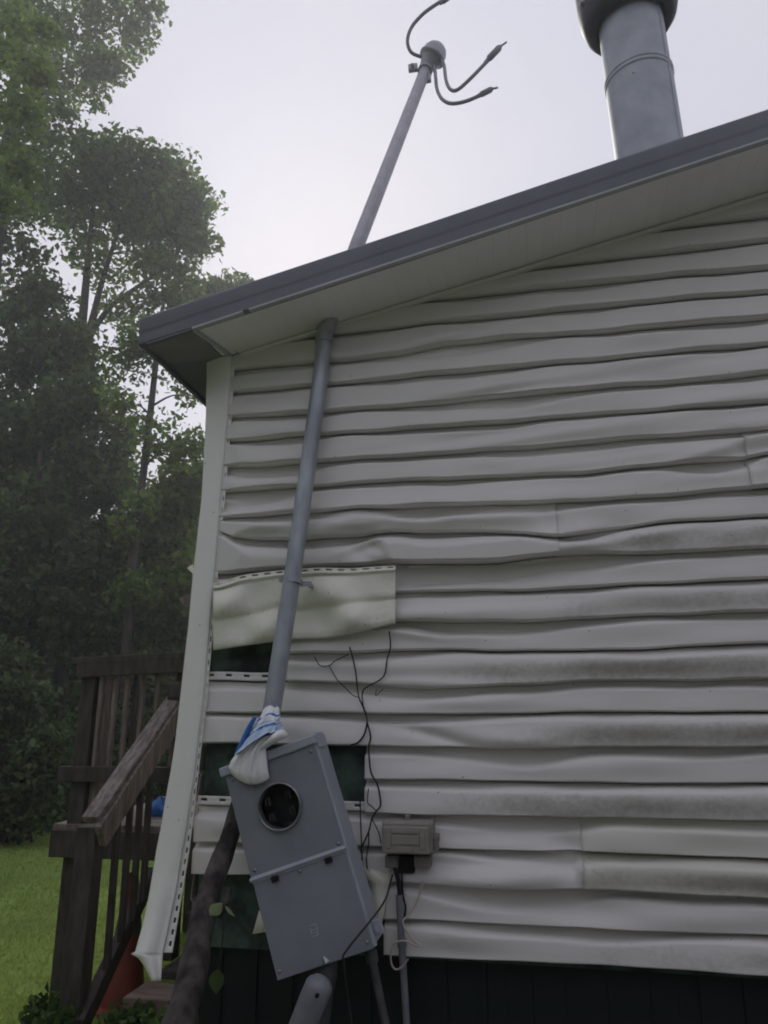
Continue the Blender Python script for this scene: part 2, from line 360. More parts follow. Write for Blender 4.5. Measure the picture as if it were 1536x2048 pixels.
# outward swellings and dents of the vinyl: pixel centre, pixel radii, metres, tilt in degrees
BUMPS = [
 (500, 943, 26, 7, -.007, 10), (560, 946, 30, 7, -.008, -8), (530, 962, 60, 6, .006, 0), (490, 1010, 70, 7, -.006, -8), (520, 1030, 60, 6, .005, -4), (500, 1062, 60, 7, .006, 2), (470, 1096, 24, 6, .005, 30),
 (480, 800, 70, 8, -.004, 0), (545, 890, 40, 7, -.005, 0), (690, 1030, 40, 7, .006, -12), (760, 1038, 50, 7, .005, 12), (730, 1090, 34, 6, .008, -20), (765, 1105, 36, 8, -.009, 35), (820, 1125, 50, 8, .006, 12),
 (880, 1030, 90, 6, -.005, 0), (960, 1075, 120, 6, -.004, 0), (1190, 1070, 50, 6, -.007, -12), (1260, 1080, 90, 8, .005, -8), (1020, 960, 120, 6, -.004, -4), (1400, 880, 100, 6, -.005, -6), (1440, 938, 50, 6, -.007, 0),
 (960, 800, 70, 6, -.006, -6), (1090, 786, 80, 6, -.004, -6), (880, 695, 80, 6, -.006, -8), (980, 905, 120, 6, -.004, -4), (1150, 895, 140, 6, -.004, -4), (870, 1252, 60, 6, -.008, 4), (830, 1262, 30, 6, .007, 10), (980, 1255, 90, 6, -.005, 0),
 (860, 1382, 60, 7, -.008, 4), (760, 1375, 60, 6, -.005, 4), (1050, 1505, 50, 8, -.010, 0), (950, 1500, 60, 7, -.004, 8), (880, 1475, 50, 6, -.006, 14), (1000, 1640, 80, 6, -.006, 4), (1120, 1640, 40, 6, -.006, 0), (960, 1780, 80, 6, -.006, 5), (1090, 1785, 60, 6, -.005, 4),
 (1300, 1640, 160, 6, -.003, 2), (700, 1380, 90, 6, -.004, 0), (650, 1315, 60, 6, -.005, 0),
 (520, 950, 45, 12, -.010, 0), (600, 945, 30, 10, -.008, 0), (500, 1005, 70, 12, -.008, -5), (470, 900, 60, 12, .005, 0), (480, 845, 60, 12, -.004, 0),
 (540, 860, 60, 14, .005, 0), (540, 1055, 80, 10, .010, 0), (520, 1088, 70, 8, -.008, 4), (455, 1085, 20, 10, .012, 20), (540, 1118, 70, 16, .006, 0),
 (720, 1046, 55, 12, .014, -10), (850, 1048, 110, 14, .010, 0), (905, 1038, 25, 9, .004, 0), (800, 1098, 45, 18, .012, 35), (735, 1112, 40, 14, -.010, 35),
 (900, 1102, 120, 16, .014, 0), (1050, 1100, 60, 16, .012, 0), (870, 1145, 160, 14, -.014, 0), (1000, 1160, 140, 10, -.004, 0), (780, 1150, 40, 25, -.012, 20),
 (1000, 1035, 80, 14, .005, 0), (1096, 1045, 20, 24, -.006, 0), (1180, 1050, 60, 14, -.004, 0), (1150, 1096, 40, 8, .006, 0),
 (1440, 900, 60, 10, .006, -15), (1420, 930, 50, 10, -.006, -8), (1480, 905, 12, 22, -.005, 0), (1060, 860, 180, 9, -.006, -5), (1250, 850, 160, 12, .004, -5),
 (1000, 790, 90, 9, -.009, -5), (900, 690, 90, 8, -.007, -5), (1050, 770, 120, 10, .004, -5), (1420, 720, 100, 10, -.003, -5), (1450, 800, 120, 10, .004, -5),
 (850, 1265, 80, 10, .008, 5), (760, 1255, 60, 10, .004, 0), (900, 1225, 160, 12, .006, 0), (850, 1385, 80, 10, -.010, 0), (900, 1395, 120, 14, .006, 5),
 (700, 1335, 120, 10, .005, 0), (640, 1340, 60, 9, -.005, 0), (870, 1355, 110, 10, -.006, 0), (1050, 1510, 60, 12, -.014, 0), (960, 1480, 90, 12, .006, 5),
 (880, 1470, 70, 9, -.006, 10), (1170, 1525, 120, 14, .006, 0), (1040, 1660, 90, 12, -.006, -4), (1130, 1690, 30, 20, -.010, 0), (1140, 1720, 16, 22, -.010, 0),
 (1060, 1745, 80, 16, .010, 0), (900, 1730, 80, 12, -.005, 0), (1010, 1790, 90, 10, -.010, 5), (1180, 1830, 60, 16, -.006, 0), (1240, 1660, 70, 16, .006, 0),
 (1400, 1830, 120, 16, .005, 0), (600, 1455, 60, 12, .003, 0), (440, 1650, 40, 12, .004, 0)]
BW = []
for (px, py, sx, sy, a, rot) in BUMPS:
    c = V(px, py); k = depth(c)/F; BW.append((c[0], c[2], sx*k, sy*k, a, R(-rot)))
def bumps(X, Z):
    d = np.zeros_like(X)
    for (cx, cz, sx, sz, a, r) in BW:
        dx, dz = X-cx, Z-cz; u = dx*math.cos(r)+dz*math.sin(r); w = -dx*math.sin(r)+dz*math.cos(r)
        d += a*np.exp(-.5*((u/sx)**2+(w/sz)**2))
    return d
def XP(px, py): return float(V(px, py)[0])
#  lower course of each panel sags into a belly: k of its bottom line -> [(px, amount)]
BELLY = {0: [(770, .004), (1000, .008), (1536, .010)], 2: [(900, .004), (1150, .006), (1168, .020), (1536, .022)], 4: [(800, .003), (950, .013), (1100, .017), (1536, .018)],
         6: [(850, .004), (1000, .013), (1150, .018), (1536, .018)], 8: [(780, .003), (880, .012), (1050, .017), (1536, .018)], 10: [(1000, .002), (1150, .010), (1300, .014), (1536, .016)],
         12: [(1100, .002), (1200, .006), (1320, .014), (1536, .015)], 14: [(1000, .001), (1536, .003)], 16: [(900, .001), (1536, .004)], 18: [(900, .001), (1300, .003), (1536, .004)]}
TT = np.array([0, .04, .08, .12, .16, .20, .25, .30, .36, .42, .52, .62, .72, .80, .87, .92, .95, .95, .975, 1.0])   # the lip at .95 is a hard edge
# how wide the shadowed recess under each lip is (fraction of a course); the lips have lifted in places
WIDE = {'b': [(490, .20, 30), (565, .26, 40), (980, .08, 120)], 'd': [(540, .12, 60), (790, .20, 70), (880, .22, 70), (1000, .16, 70)], 'f': [(560, .10, 80), (820, .45, 60), (920, .42, 80), (1050, .25, 80), (1200, .12, 60)],
        'h': [(870, .20, 50), (980, .16, 90), (1120, .12, 80)], 'z': [(980, .18, 70), (1080, .10, 60), (570, .10, 50)], 'x': [(900, .22, 70), (1010, .10, 60)], 'l': [(1050, .36, 55), (930, .14, 60), (700, .06, 80)],
        'j': [(840, .24, 70), (720, .10, 60), (980, .10, 80)], 'p': [(1000, .28, 70), (900, .12, 60), (1120, .12, 50)], 'n': [(1040, .22, 80), (1140, .16, 40), (900, .08, 60)], 'e': [(540, .14, 70), (1160, .20, 40), (640, .10, 50)],
        'a': [(600, .14, 40), (500, .08, 40)], 'c': [(500, .20, 50), (560, .18, 40), (1430, .26, 50)], 'o': [(1120, .20, 40), (1020, .10, 60)], 'g': [(860, .14, 80)], 'q': [(1200, .14, 60), (950, .10, 80)], 'i': [(700, .14, 60), (620, .12, 40)], 'm': [(1100, .06, 100)], 'k': [(860, .10, 70)]}
def recess(k, X):
    p_ = RPH[k % 60]; lap = (k % 2 == 0)
    w = (.175 if lap else .135)+(.040*np.sin(X*2.9+p_[0])+.030*np.sin(X*6.1+p_[1])+.018*np.sin(X*13+p_[2]))
    if k < len(order):
        L_ = lines[order[k]]; xs_ = [q[0] for q in L_]; ys_ = [q[1] for q in L_]
        for px, a_, wd in WIDE.get(order[k], []):
            c = V(px, float(np.interp(px, xs_, ys_))); w = w+a_*np.exp(-.5*((X-c[0])/(wd*depth(c)/F))**2)
    return np.maximum(w, .07)
def siding_panel(kb, x0, x1, proud=0.0, hem=False, top=True, name='siding_panel', mt='vinyl', label=None, courses=2):
    if x1 <= 1.7: X = np.arange(x0, x1, .014)
    else: X = np.concatenate([np.arange(x0, 1.7, .014), np.arange(1.7, x1, .08)])
    X = np.append(X, x1)
    rows = []; mil = []; ph = rs.rand(6)*6.28; hard = set()
    for c in range(courses):
        kt = kb+courses-c; kl = kt-1; zt, zl = zline(kt, X), zline(kl, X)
        lower = (c == courses-1)
        by = BELLY.get(kl, None) if lower else None
        A = np.zeros_like(X)
        if by:
            yy = 1948-77*kl*.86
            A = 1.55*np.interp(X, [XP(p, yy) for p, _ in by], [a for _, a in by])
        wob = .0050*np.sin(X*5.1+ph[0])+.0030*np.sin(X*9.7+ph[1])+.001*np.sin(X*17+ph[2])
        wob2 = .0045*np.sin(X*4.3+ph[3])+.0028*np.sin(X*11.3+ph[4])
        RW = recess(kt, X); RB = np.maximum(0, recess(kl, X)-.13)
        for i, t in enumerate(TT):
            if i == 17: hard.add(len(rows)-1)
            if c > 0 and i == 0: hard.add(len(rows)-1)
            Z = zt+(zl-zt)*t
            q_ = np.clip((t-(RW-.07))/.17, 0, 1); q_ = q_*q_*(3-2*q_)
            base = -.015+.0315*q_+.0095*t*q_
            if t > .95: base = base*np.interp(t, [.95, .975, 1], [1, .35, -.4])
            u_ = min(1, max(0, (t-.30)/.6)); base = base+.095*RB*u_*u_*(3-2*u_)*(1 if t <= .95 else (.6 if t < .99 else 0))
            low = np.interp(t, [0, .1, .28, .42, .55, .8, 1], [0, .6, 1, .98, .72, .15, 0])
            win = np.sin(np.pi*min(1, max(0, t)))**.7
            d = base+A*low+win*(wob*math.sin(t*3.3+1)+wob2*math.cos(t*2.4))+3.0*bumps(X, Z)*(.45+.55*win)+proud
            d = np.maximum(d, -.016); d = np.minimum(d, np.interp(X, [XL+.02, XL+.10, XL+.25], [.024, .030, .08]))
            Zc = np.minimum(Z, soff(X)+.05)
            rows.append([(x, -y, z) for x, y, z in zip(X, d, Zc)])
            ml = np.clip(A/.028, 0, 1)*np.interp(t, [0, .26, .38, .6, .85, 1], [.0, .05, .6, .9, .8, .5])*(.75+.25*np.sin(X*3.1+ph[5]))
            ml = np.maximum(ml, .22*np.interp(t, [0, .75, 1], [0, .1, 1]))
            ml = ml*np.interp(X, [-1.5, -.6, .0, .9], [.5, .6, .9, 1])*(1 if kl < 13 else .75)
            mil.append(ml)
    if hem:                      # exposed nailing hem above the top line, with slots cut through it
        zt = zline(kb+courses, X)
        hr = []; hm = []
        for dz, dy in ((.042, .002), (.032, .002), (.022, .002), (.012, .006), (.006, .004)):
            hr.append([(x, -dy-proud, z+dz) for x, z in zip(X, zt)]); hm.append(0*X)
        rows = hr+rows; mil = hm+mil
        skip = lambda i, j: (i == 1 and (j % 6) in (1, 2))
        hard = {h+len(hr) for h in hard}|{len(hr)-1}
    else: skip = None
    skip2 = (lambda i, j: i in hard or (skip is not None and skip(i, j)))
    m = MB(); m.grid(rows, True, skip2)
    o = m.build(name, MT[mt], house, solid=.0016)
    at = o.data.attributes.new('mildew', 'FLOAT', 'POINT'); at.data.foreach_set('value', np.concatenate(mil).astype(np.float32))
    if label: o['label'] = label
    return o
XE = 4.9
def PX(px, py): return XP(px, py)
seams = {14: (1490, 920), 12: (1108, 1065), 2: (1163, 1705)}
for kb in range(0, 30, 2):
    zmax = Z0+kb*STEP
    x0 = XL+.02
    if zmax > soff(x0): x0 = max(x0, sA[0]+(zmax-.06-sA[2])/SL)
    if x0 > XE-.3: break
    if kb == 0: siding_panel(0, PX(770, 1880), XE)
    elif kb == 2:
        xs = PX(1163, 1705); siding_panel(2, x0, xs+.012, .0, hem=True); siding_panel(2, xs, XE, .011, mt='vinyl2')
    elif kb == 4: siding_panel(4, PX(732, 1560), XE, label='white siding panel ending at the open patch beside the meter box')
    elif kb == 6: siding_panel(6, x0, XE, hem=True)
    elif kb == 8: siding_panel(8, PX(577, 1310), XE)
    elif kb in seams:
        xs = PX(*seams[kb]); pr_ = (.010, .0) if kb == 12 else (.0, .010)
        siding_panel(kb, x0, xs+.014, pr_[0]); siding_panel(kb, xs, XE, pr_[1])
    else: siding_panel(kb, x0, XE)

# the loose yellowed panel hanging in front
def loose():
    topl = [(426, 1168), (450, 1163), (480, 1151), (520, 1145), (570, 1140), (640, 1135), (700, 1137), (740, 1134), (791, 1131)]
    midl = [(424, 1238), (470, 1231), (520, 1225), (560, 1211), (600, 1218), (640, 1213), (680, 1207), (740, 1200), (792, 1193)]
    botl = [(424, 1301), (470, 1294), (520, 1287), (580, 1279), (650, 1277), (700, 1268), (740, 1259), (791, 1247)]
    xs = np.linspace(426, 791, 90)
    f = lambda L: np.interp(xs, [p[0] for p in L], [p[1] for p in L])
    T, Mi, B = f(topl), f(midl), f(botl)
    k = np.ones(7)/7
    sm = lambda a: np.convolve(np.pad(a, 3, mode='edge'), k, 'valid')
    T, Mi, B = sm(T), sm(Mi), sm(B)
    rows = []; mil = []
    def row(py, d, m):
        rows.append([V(x, y, -(dd)) for x, y, dd in zip(xs, py, d)]); mil.append(m+0*xs)
    u = (xs-426)/365
    lift = .052+.026*u+.008*np.sin(u*9)
    n1 = .020*np.sin(u*11+1)+.010*np.sin(u*23); n2 = .018*np.sin(u*8+2.2)+.010*np.sin(u*19+1); n3 = .020*np.sin(u*13+4)+.009*np.sin(u*27)
    for t in (0, .03, .075, .115, .14):          # nailing hem
        row(T+(Mi-T)*t*1.0, lift+(.0 if t < .1 else .006)+.2*n1, .1)
    for t in np.linspace(.18, 1, 12):
        s = (t-.18)/.82
        row(T+(Mi-T)*t, lift-.006+.016*math.sin(min(1, s*1.25)*math.pi*.62)-.012*max(0, s-.85)/.15+n1*math.sin(s*3.14)+n2*s, .12+.22*s)
    for t in np.linspace(.06, 1, 14):
        row(Mi+(B-Mi)*t, lift-.010+.020*math.sin(min(1, t*1.4)*math.pi*.55)-.014*max(0, t-.82)/.18+n2*(1-t)+n3*math.sin(t*3.14)*1.2, .12+.45*t**2)
    m = MB(); m.grid(rows, True, lambda i, j: i == 1 and (j % 6) in (1, 2, 3))
    o = m.build('siding_panel', MT['cream'], house, solid=.0016); o['label'] = 'loose yellowed siding panel hanging askew behind the mast'
    at = o.data.attributes.new('mildew', 'FLOAT', 'POINT'); at.data.foreach_set('value', np.concatenate(mil).astype(np.float32))
loose()
# dangling scrap beside the meter box
m = MB(); pr = [((727, 1734), (776, 1748), .03), ((732, 1752), (778, 1766), .045), ((738, 1762), (776, 1775), .035), ((744, 1795), (772, 1800), .05), ((752, 1830), (767, 1835), .045), ((756, 1843), (764, 1846), .04)]
m.grid([[V(a[0]+(b[0]-a[0])*t, a[1]+(b[1]-a[1])*t, -d) for t in (0, .5, 1)] for a, b, d in pr])
o = m.build('siding_scrap', MT['cream'], house, solid=.0016); o['label'] = 'torn strip of siding dangling below the utility box'
m = MB(); m.grid([[V(a, b, -.02) for a, b in r] for r in (((518, 1822), (545, 1815)), ((505, 1868), (545, 1862)))])
m.build('siding_scrap', MT['cream'], house, solid=.0016)

# corner trim: outside corner post with slotted flange, peeling away at the bottom
def trim():
    ys = [712, 780, 830, 900, 1000, 1080, 1150, 1250, 1320, 1400, 1480, 1540, 1600, 1650, 1700, 1750, 1790, 1830, 1870, 1905]
    Lx = [414, 413, 412, 409, 403, 394, 386, 377, 369, 360, 351, 342, 331, 323, 313, 305, 298, 290, 280, 270]
    Bx = [462, 458, 455, 449, 440, 434, 428, 419, 413, 406, 396, 390, 381, 374, 365, 357, 350, 341, 333, 325]
    Rx = [470, 467, 464, 458, 450, 442, 436, 427, 421, 414, 404, 398, 391, 385, 379, 371, 364, 358, 351, 345]
    Yo = [.035, .035, .035, .036, .038, .04, .042, .046, .05, .055, .06, .065, .07, .078, .088, .10, .115, .13, .15, .17]
    yy = np.arange(712, 1906, 2.6)
    L, B, Rr, Y = (np.interp(yy, ys, a) for a in (Lx, Bx, Rx, Yo))
    rows = []; mil = []
    for i, y in enumerate(yy):
        l, b, r, d = L[i], B[i], Rr[i], Y[i]
        t = max(0, (y-1700)/205)
        P = [V(l, y, -d)+np.array([.004, .10, 0]), V(l, y, -d)+np.array([0, .02, 0]), V(l, y, -d+.003)]
        for s in (.06, .25, .5, .75, .94): P.append(V(l+(b-l)*s, y, -d-.004*math.sin(s*3.14)-.02*t*math.sin(s*4.5)))
        P.append(V(b, y, -d+.004)); P.append(V(b+.5, y, -d+.016))
        for s in (.30, .5, .75, 1): P.append(V(b+(r-b)*s, y, -d+.016))
        rows.append(P)
        mil.append([.15, .15, .1, .12, .15, .2, .25, .3, .45, .5, .4, .4, .4, .4] if y > 1100 else [.05]*14)
    # torn foot
    last = len(rows)
    for k, y in enumerate(np.linspace(1908, 1962, 9)):
        u = (y-1908)/54
        l = 262+(303-262)*u**.55; b = 325-4*u; d = .17+.02*u
        P = [V(l, y, -d)+np.array([.002, .03*(1-u), 0]), V(l, y, -d)+np.array([0, .01, 0]), V(l, y, -d+.003)]
        for s in (.06, .25, .5, .75, .94): P.append(V(l+(b-l)*s, y, -d-.004*math.sin(s*3.14)-.02*math.sin(s*4.5)*(1-u*.5)))
        P.append(V(b, y, -d+.004)); P.append(V(b+.5, y, -d+.016))
        for s in (.30, .55, .8, 1): P.append(V(b+(345-b)*s, y, -d+.016))
        rows.append(P); mil.append([.3]*14)
    n = len(rows)
    def skip(i, j):
        if i >= last-1 and j >= 9: return True
        return j == 11 and 40 < i < last-3 and (i % 9) < 4
    m = MB(); m.grid(rows, True, skip)
    o = m.build('corner_trim', MT['trim'], house, solid=.0018); o['label'] = 'white corner post trim peeling away, torn at its foot'
    at = o.data.attributes.new('mildew', 'FLOAT', 'POINT'); at.data.foreach_set('value', np.array(mil).ravel().astype(np.float32))
trim()
# torn siding end poking out past the corner
m = MB(); m.add([V(386, 1128, .03), V(374, 1136, .02), V(388, 1150, .03)], [(0, 1, 2)]); m.build('siding_scrap', MT['cream'], house, solid=.002)
m = MB(); m.add([V(384, 1185, .06), V(358, 1196, .04), V(366, 1210, .05), V(384, 1218, .06)], [(0, 1, 2, 3)]); m.build('siding_scrap', MT['wood'], house, solid=.004)

# skirting under the siding, vertical ribs, each sheet its own
for i, x in enumerate(np.arange(XL+.05, XE, .62)):
    m = MB(); m.box((x+.305, .08, .33), (.6195, .02, .72))
    for k in range(4): m.box((x+.08+k*.15, .066, .33), (.022, .014, .72))
    m.build('skirting_panel', MT['skirt'], house)
# left side wall siding (seen edge-on), simple courses
for k in range(0, 14):
    m = MB(); z = Z0+k*STEP
    m.grid([[(XL-.004, .06, z+STEP), (XL-.004, 7.9, z+STEP)], [(XL-.014, .06, z+.02), (XL-.014, 7.9, z+.02)], [(XL, .06, z), (XL, 7.9, z)]], False)
    o = m.build('siding_panel', MT['vinyl'], house, solid=.0016)

# roof, fascia, soffit ------------------------------------------------------
fa, fb = V(285, 688, -OV), V(1536, 276, -OV)      # lower edge of the rake fascia
FS = (fb[2]-fa[2])/(fb[0]-fa[0])
def fz(x): return fa[2]+FS*(x-fa[0])
XEAVE = float(fa[0])
RZ = fz(RIDGE)
# rake fascia, extruded profile (y, height above lower edge)
prof = [(-OV+.03, -.004), (-OV, 0), (-OV-.003, .050), (-OV-.006, .066), (-OV-.008, .090), (-OV-.010, .124), (-OV-.005, .134), (-OV+.02, .137), (-OV+.03, .137)]
xs = [XEAVE-.02]+list(np.linspace(XEAVE+.3, RIDGE, 10))
m = MB(); rows = []
for x in xs: rows.append([(x, y, fz(x)+h+.002*math.sin(x*3)) for y, h in prof])
m.grid(rows, False); n0 = len(prof)
m.add(rows[0], [tuple(range(n0))])
fasc = m.build('fascia', MT['fascia'], house, bevel=.004)
m = MB(); rows = []
for x in [2*RIDGE-x for x in xs]: rows.append([(x, y, fz(2*RIDGE-x)+h) for y, h in prof])
m.grid(rows, False); m.build('fascia', MT['fascia'], house)
# eave fascia on the left
m = MB(); m.box((XEAVE-.012, 3.8, fz(XEAVE)+.065), (.022, 8.3, .128)); m.build('fascia', MT['fascia'], house, bevel=.004)
# pale channel along the lower edge, with a gap
for a, b in ((385, 486), (497, 1536)):
    x0 = V(a, 655, -OV)[0]; x1 = V(b, 275, -OV)[0] if b == 1536 else V(b, 620, -OV)[0]
    if b == 1536: x1 = RIDGE
    m = MB(); m.beam((x0, -OV+.004, fz(x0)-.006), (x1, -OV+.004, fz(x1)-.006), .022, .010); m.build('edge_channel', MT['pale'], house)
m = MB(); x0, x1 = XEAVE+.02, V(385, 655, -OV)[0]-.01
m.beam((x0, -OV+.008, fz(x0)-.004), (x1, -OV+.008, fz(x1)-.004), .014, .006); m.build('edge_channel', MT['fascia'], house)
# rake soffit panels with V grooves
XS = float(V(385, 655, -OV)[0])+.005
pw = .30
def zs(x, y):                    # soffit plane between the rake edge and the wall line
    t = (y+OV)/OV; return fz(x)*(1-t)+soff(x)*t+.002
x = XS; 
while x < RIDGE:
    m = MB(); x1 = min(x+pw, RIDGE); cx = []
    for k in range(4):
        a = x+(x1-x)*k/4; w = (x1-x)/4
        cx += [(a, 0), (a+w*.90, 0), (a+w*.95, .0018)]
    cx.append((x1, 0))
    m.grid([[(c, y, zs(c, y)+h) for c, h in cx] for y in (-OV+.006, -.2, -.002)], False)
    m.build('soffit_panel', MT['soffit'], house, solid=.002)
    x += pw
# trim between rake soffit and eave soffit
m = MB(); m.beam((XS-.004, -OV+.02, zs(XS, -OV)-.006), (XS+.04, .0, zs(XS+.04, 0)-.004), .020, .008); m.build('edge_channel', MT['pale'], house)
# eave soffit
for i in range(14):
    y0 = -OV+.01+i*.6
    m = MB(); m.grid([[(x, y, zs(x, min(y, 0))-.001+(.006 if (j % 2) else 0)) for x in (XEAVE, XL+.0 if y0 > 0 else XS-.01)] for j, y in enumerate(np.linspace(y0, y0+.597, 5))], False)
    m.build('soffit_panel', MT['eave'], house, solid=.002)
# channel where soffit meets the wall
m = MB(); x0 = XL+.12
m.beam((x0, -.020, soff(x0)-.012), (RIDGE, -.020, soff(RIDGE)-.012), .030, .014); m.build('edge_channel', MT['soffit'], house)
# roof slabs
for sgn in (0, 1):
    f = (lambda x: x) if sgn == 0 else (lambda x: 2*RIDGE-x)
    rr = []
    for x in (XEAVE-.03, RIDGE):
        rr.append([(f(x), -OV+.03, fz(x)+.128), (f(x), 8.2, fz(x)+.128), (f(x), 8.2, fz(x)+.02), (f(x), -OV+.03, fz(x)+.02)])
    m = MB(); a, b = rr; m.add(a+b, [(0, 1, 2, 3), (7, 6, 5, 4), (0, 4, 5, 1), (1, 5, 6, 2), (2, 6, 7, 3), (3, 7, 4, 0)])
    m.build('roof', MT['roof'], house)

# chimney ------------------------------------------------------------------
CY = .12
cb, ct = V(1297, 293, CY), V(1266, 85, CY-.03)
ax = (ct-cb)/np.linalg.norm(ct-cb); rad = 132*depth(V(1290, 240, CY))/F/2*.985
chim = bpy.data.objects.new('chimney', None); COL.objects.link(chim); chim.parent = house; base = cb-ax*.35
chim.location = tuple(base-worldloc(house)); chim['label'] = 'fat galvanized stove chimney with wide cap'
L = np.linalg.norm(ct-base)
m = MB(); rp = 192*1.0
tb = np.linalg.norm(V(1280, 165, CY-.01)-base)
hp = [base+ax*s for s in (0, tb-.004)]; m.tube(hp, rad, 40); m.build('flue_pipe', MT['stove'], chim)
m = MB(); m.tube([base+ax*s for s in (tb, L+.4)], rad*.975, 40); m.build('flue_pipe', MT['stove'], chim)
m = MB(); prof = [(-.022, 1.0), (-.016, 1.03), (-.008, 1.035), (-.004, 1.01), (.004, 1.01), (.008, 1.035), (.016, 1.03), (.022, .98)]
m.tube([base+ax*(tb+a) for a, b in prof], [rad*b for a, b in prof], 40, False); m.build('seam_band', MT['stove'], chim)
sd = np.cross(ax, np.array([0, 1, 0])); sd /= np.linalg.norm(sd)
fr = np.cross(sd, ax); 
if np.dot(fr, CAM-base) < 0: fr = -fr
rr_ = np.cross(ax, fr)
if rr_[0] < 0: rr_ = -rr_
sdir2 = rr_*math.sin(R(48))+fr*math.cos(R(48))
for a, b, k in ((0, tb-.025, 1.0), (tb+.025, L+.2, .975)):
    m = MB(); m.tube([base+ax*a+sdir2*rad*k, base+ax*b+sdir2*rad*k], .006, 8); m.build('lock_seam', MT['stove'], chim)
m = MB(); cR = rad*1.50; c0 = L+.06
pf = [(c0+.10, rad*.90), (c0+.055, rad*1.0), (c0+.03, rad*1.12), (c0+.04, rad*1.28), (c0+.075, rad*1.42), (c0+.13, rad*1.5), (c0+.20, rad*1.54), (c0+.42, rad*1.55), (c0+.44, rad*1.5), (c0+.52, rad*.9), (c0+.56, rad*.1)]
m.tube([base+ax*a for a, b in pf], [b for a, b in pf], 48, False, axis=ax); m.build('rain_cap', MT['cap'], chim)
for k in range(3):
    a = R(200+k*70); dr = rr_*math.cos(a)+fr*math.sin(-a)
    m = MB(); m.box(base+ax*(c0+.16)+dr*rad*1.53, (.03, .03, .02)); m.build('cap_tab', MT['galv_up'], chim, bevel=.004)
for (px, py) in ((1268, 146), (1295, 18)):
    m = MB(); p = V(px, py, CY-rad*.98); m.tube([p, p+np.array([0, -.012, 0])], .010, 8); m.build('screw', MT['stove'], chim)

# ------------------------------------------------------------------ service mast
pipe_r = .0368
mb_ = V(536, 1460, -.25); m1 = V(546, 1405, -.24); m2 = V(585, 1150, -.17); m3 = V(612, 960, -.12); m4 = V(640, 760, -.075); m5 = V(650, 668, -.06); m6 = V(715, 488, -.06); m7 = V(851, 140, .73)
mast = thing('service_mast', mb_, 'bent grey steel conduit mast rising from the meter box through the eave', 'mast')
path = bez([mb_, m1, m2, m3, m4, m5], 6)+bez([m6, (m6+m7)/2, m7], 6)
m = MB(); m.tube(path[:31], pipe_r, 24); m.build('lower_pipe', MT['galv'], mast)
m = MB(); m.tube([m5+(m6-m5)*.02, m6]+path[32:], pipe_r, 24); m.build('upper_pipe', MT['galv_up'], mast)
# collar where it enters the soffit
dm = (m5-m4)/np.linalg.norm(m5-m4); m = MB(); m.tube([m5-dm*.05, m5+dm*.03], pipe_r*1.12, 24); m.build('collar', MT['galv'], mast)
# strap on the wall
sc_ = V(586, 1163, -.173); d_ = (m3-m2)/np.linalg.norm(m3-m2)
m = MB(); m.tube([sc_-d_*.010, sc_+d_*.010], pipe_r*1.10, 24); m.box(sc_+np.array([.055, .012, -.01]), (.045, .012, .02)); m.box(sc_+np.array([-.05, .012, .012]), (.03, .012, .02))
m.box(sc_+np.array([.058, .09, -.01]), (.012, .16, .015)); m.build('strap', MT['galv'], mast)
# weatherhead
ax2 = (m7-(m6+m7)/2); ax2 /= np.linalg.norm(ax2)
hc = V(868, 112, .76); wk = depth(hc)/F
wh = bpy.data.objects.new('weatherhead', None); COL.objects.link(wh); wh.parent = mast; wh.location = tuple(m7-worldloc(mast))
m = MB(); m.tube([m7-ax2*.03, m7+ax2*.06], pipe_r*1.3, 24)
m.build('hub', MT['galv_up'], wh)
hp = []; hr = []
hd = V(884, 98, .60)-m7; hd /= np.linalg.norm(hd)
hd = ax2*.75+np.array([.35, -.35, .1]); hd /= np.linalg.norm(hd)
for a, b in ((-.03, .044), (.02, .050), (.06, .064), (.075, .074), (.080, .086), (.092, .088), (.096, .080), (.13, .077), (.16, .064), (.182, .040), (.19, .006)):
    hp.append(m7+ax2*.02+hd*a); hr.append(b*1.02)
m = MB(); m.tube(hp, hr, 28); m.build('hood', MT['galv_up'], wh)
for (px, py, w) in ((826, 136, 9), (853, 158, 9)):
    m = MB(); p = V(px, py, .70); m.box(p, (w*2*wk, .03, w*1.6*wk)); m.tube([p+np.array([0, -.02, 0]), p+np.array([0, -.035, -.01])], .012, 6); m.build('clamp_bolt', MT['galv_up'], wh, bevel=.003)
def drop(pts, r, cona, conb, tip, cr):
    w = MB(); w.tube(bez(pts, 6), r, 10); o = w.build('service_wire', MT['wire'], mast)
    c = MB(); d = conb-cona; c.tube([cona-d*.25, cona, cona+d*.1, conb-d*.1, conb, conb+d*.12], [r, r*1.1, cr, cr, cr*.7, r*.6], 10); c.tube([conb, tip], .006, 8); 
    co = c.build('connector', MT['wire'], o)
drop([V(862, 118, .76), V(840, 113, .72), V(822, 104, .68), V(815, 82, .65), V(823, 55, .63), V(845, 29, .61), V(872, 9, .6), V(900, -8, .6)], .0115, V(884, 4, .6), V(902, -9, .6), V(915, -16, .6), .018)
drop([V(872, 112, .74), V(887, 128, .70), V(892, 160, .66), V(900, 178, .63), V(914, 180, .62), V(938, 160, .6), V(976, 121, .6)], .0115, V(976, 119, .6), V(1000, 94, .6), V(1013, 84, .6), .021)
drop([V(864, 120, .74), V(870, 142, .70), V(874, 178, .66), V(884, 198, .63), V(902, 207, .61), V(930, 203, .6), V(960, 191, .6)], .0115, V(960, 190, .6), V(984, 178, .6), V(996, 175, .6), .018)

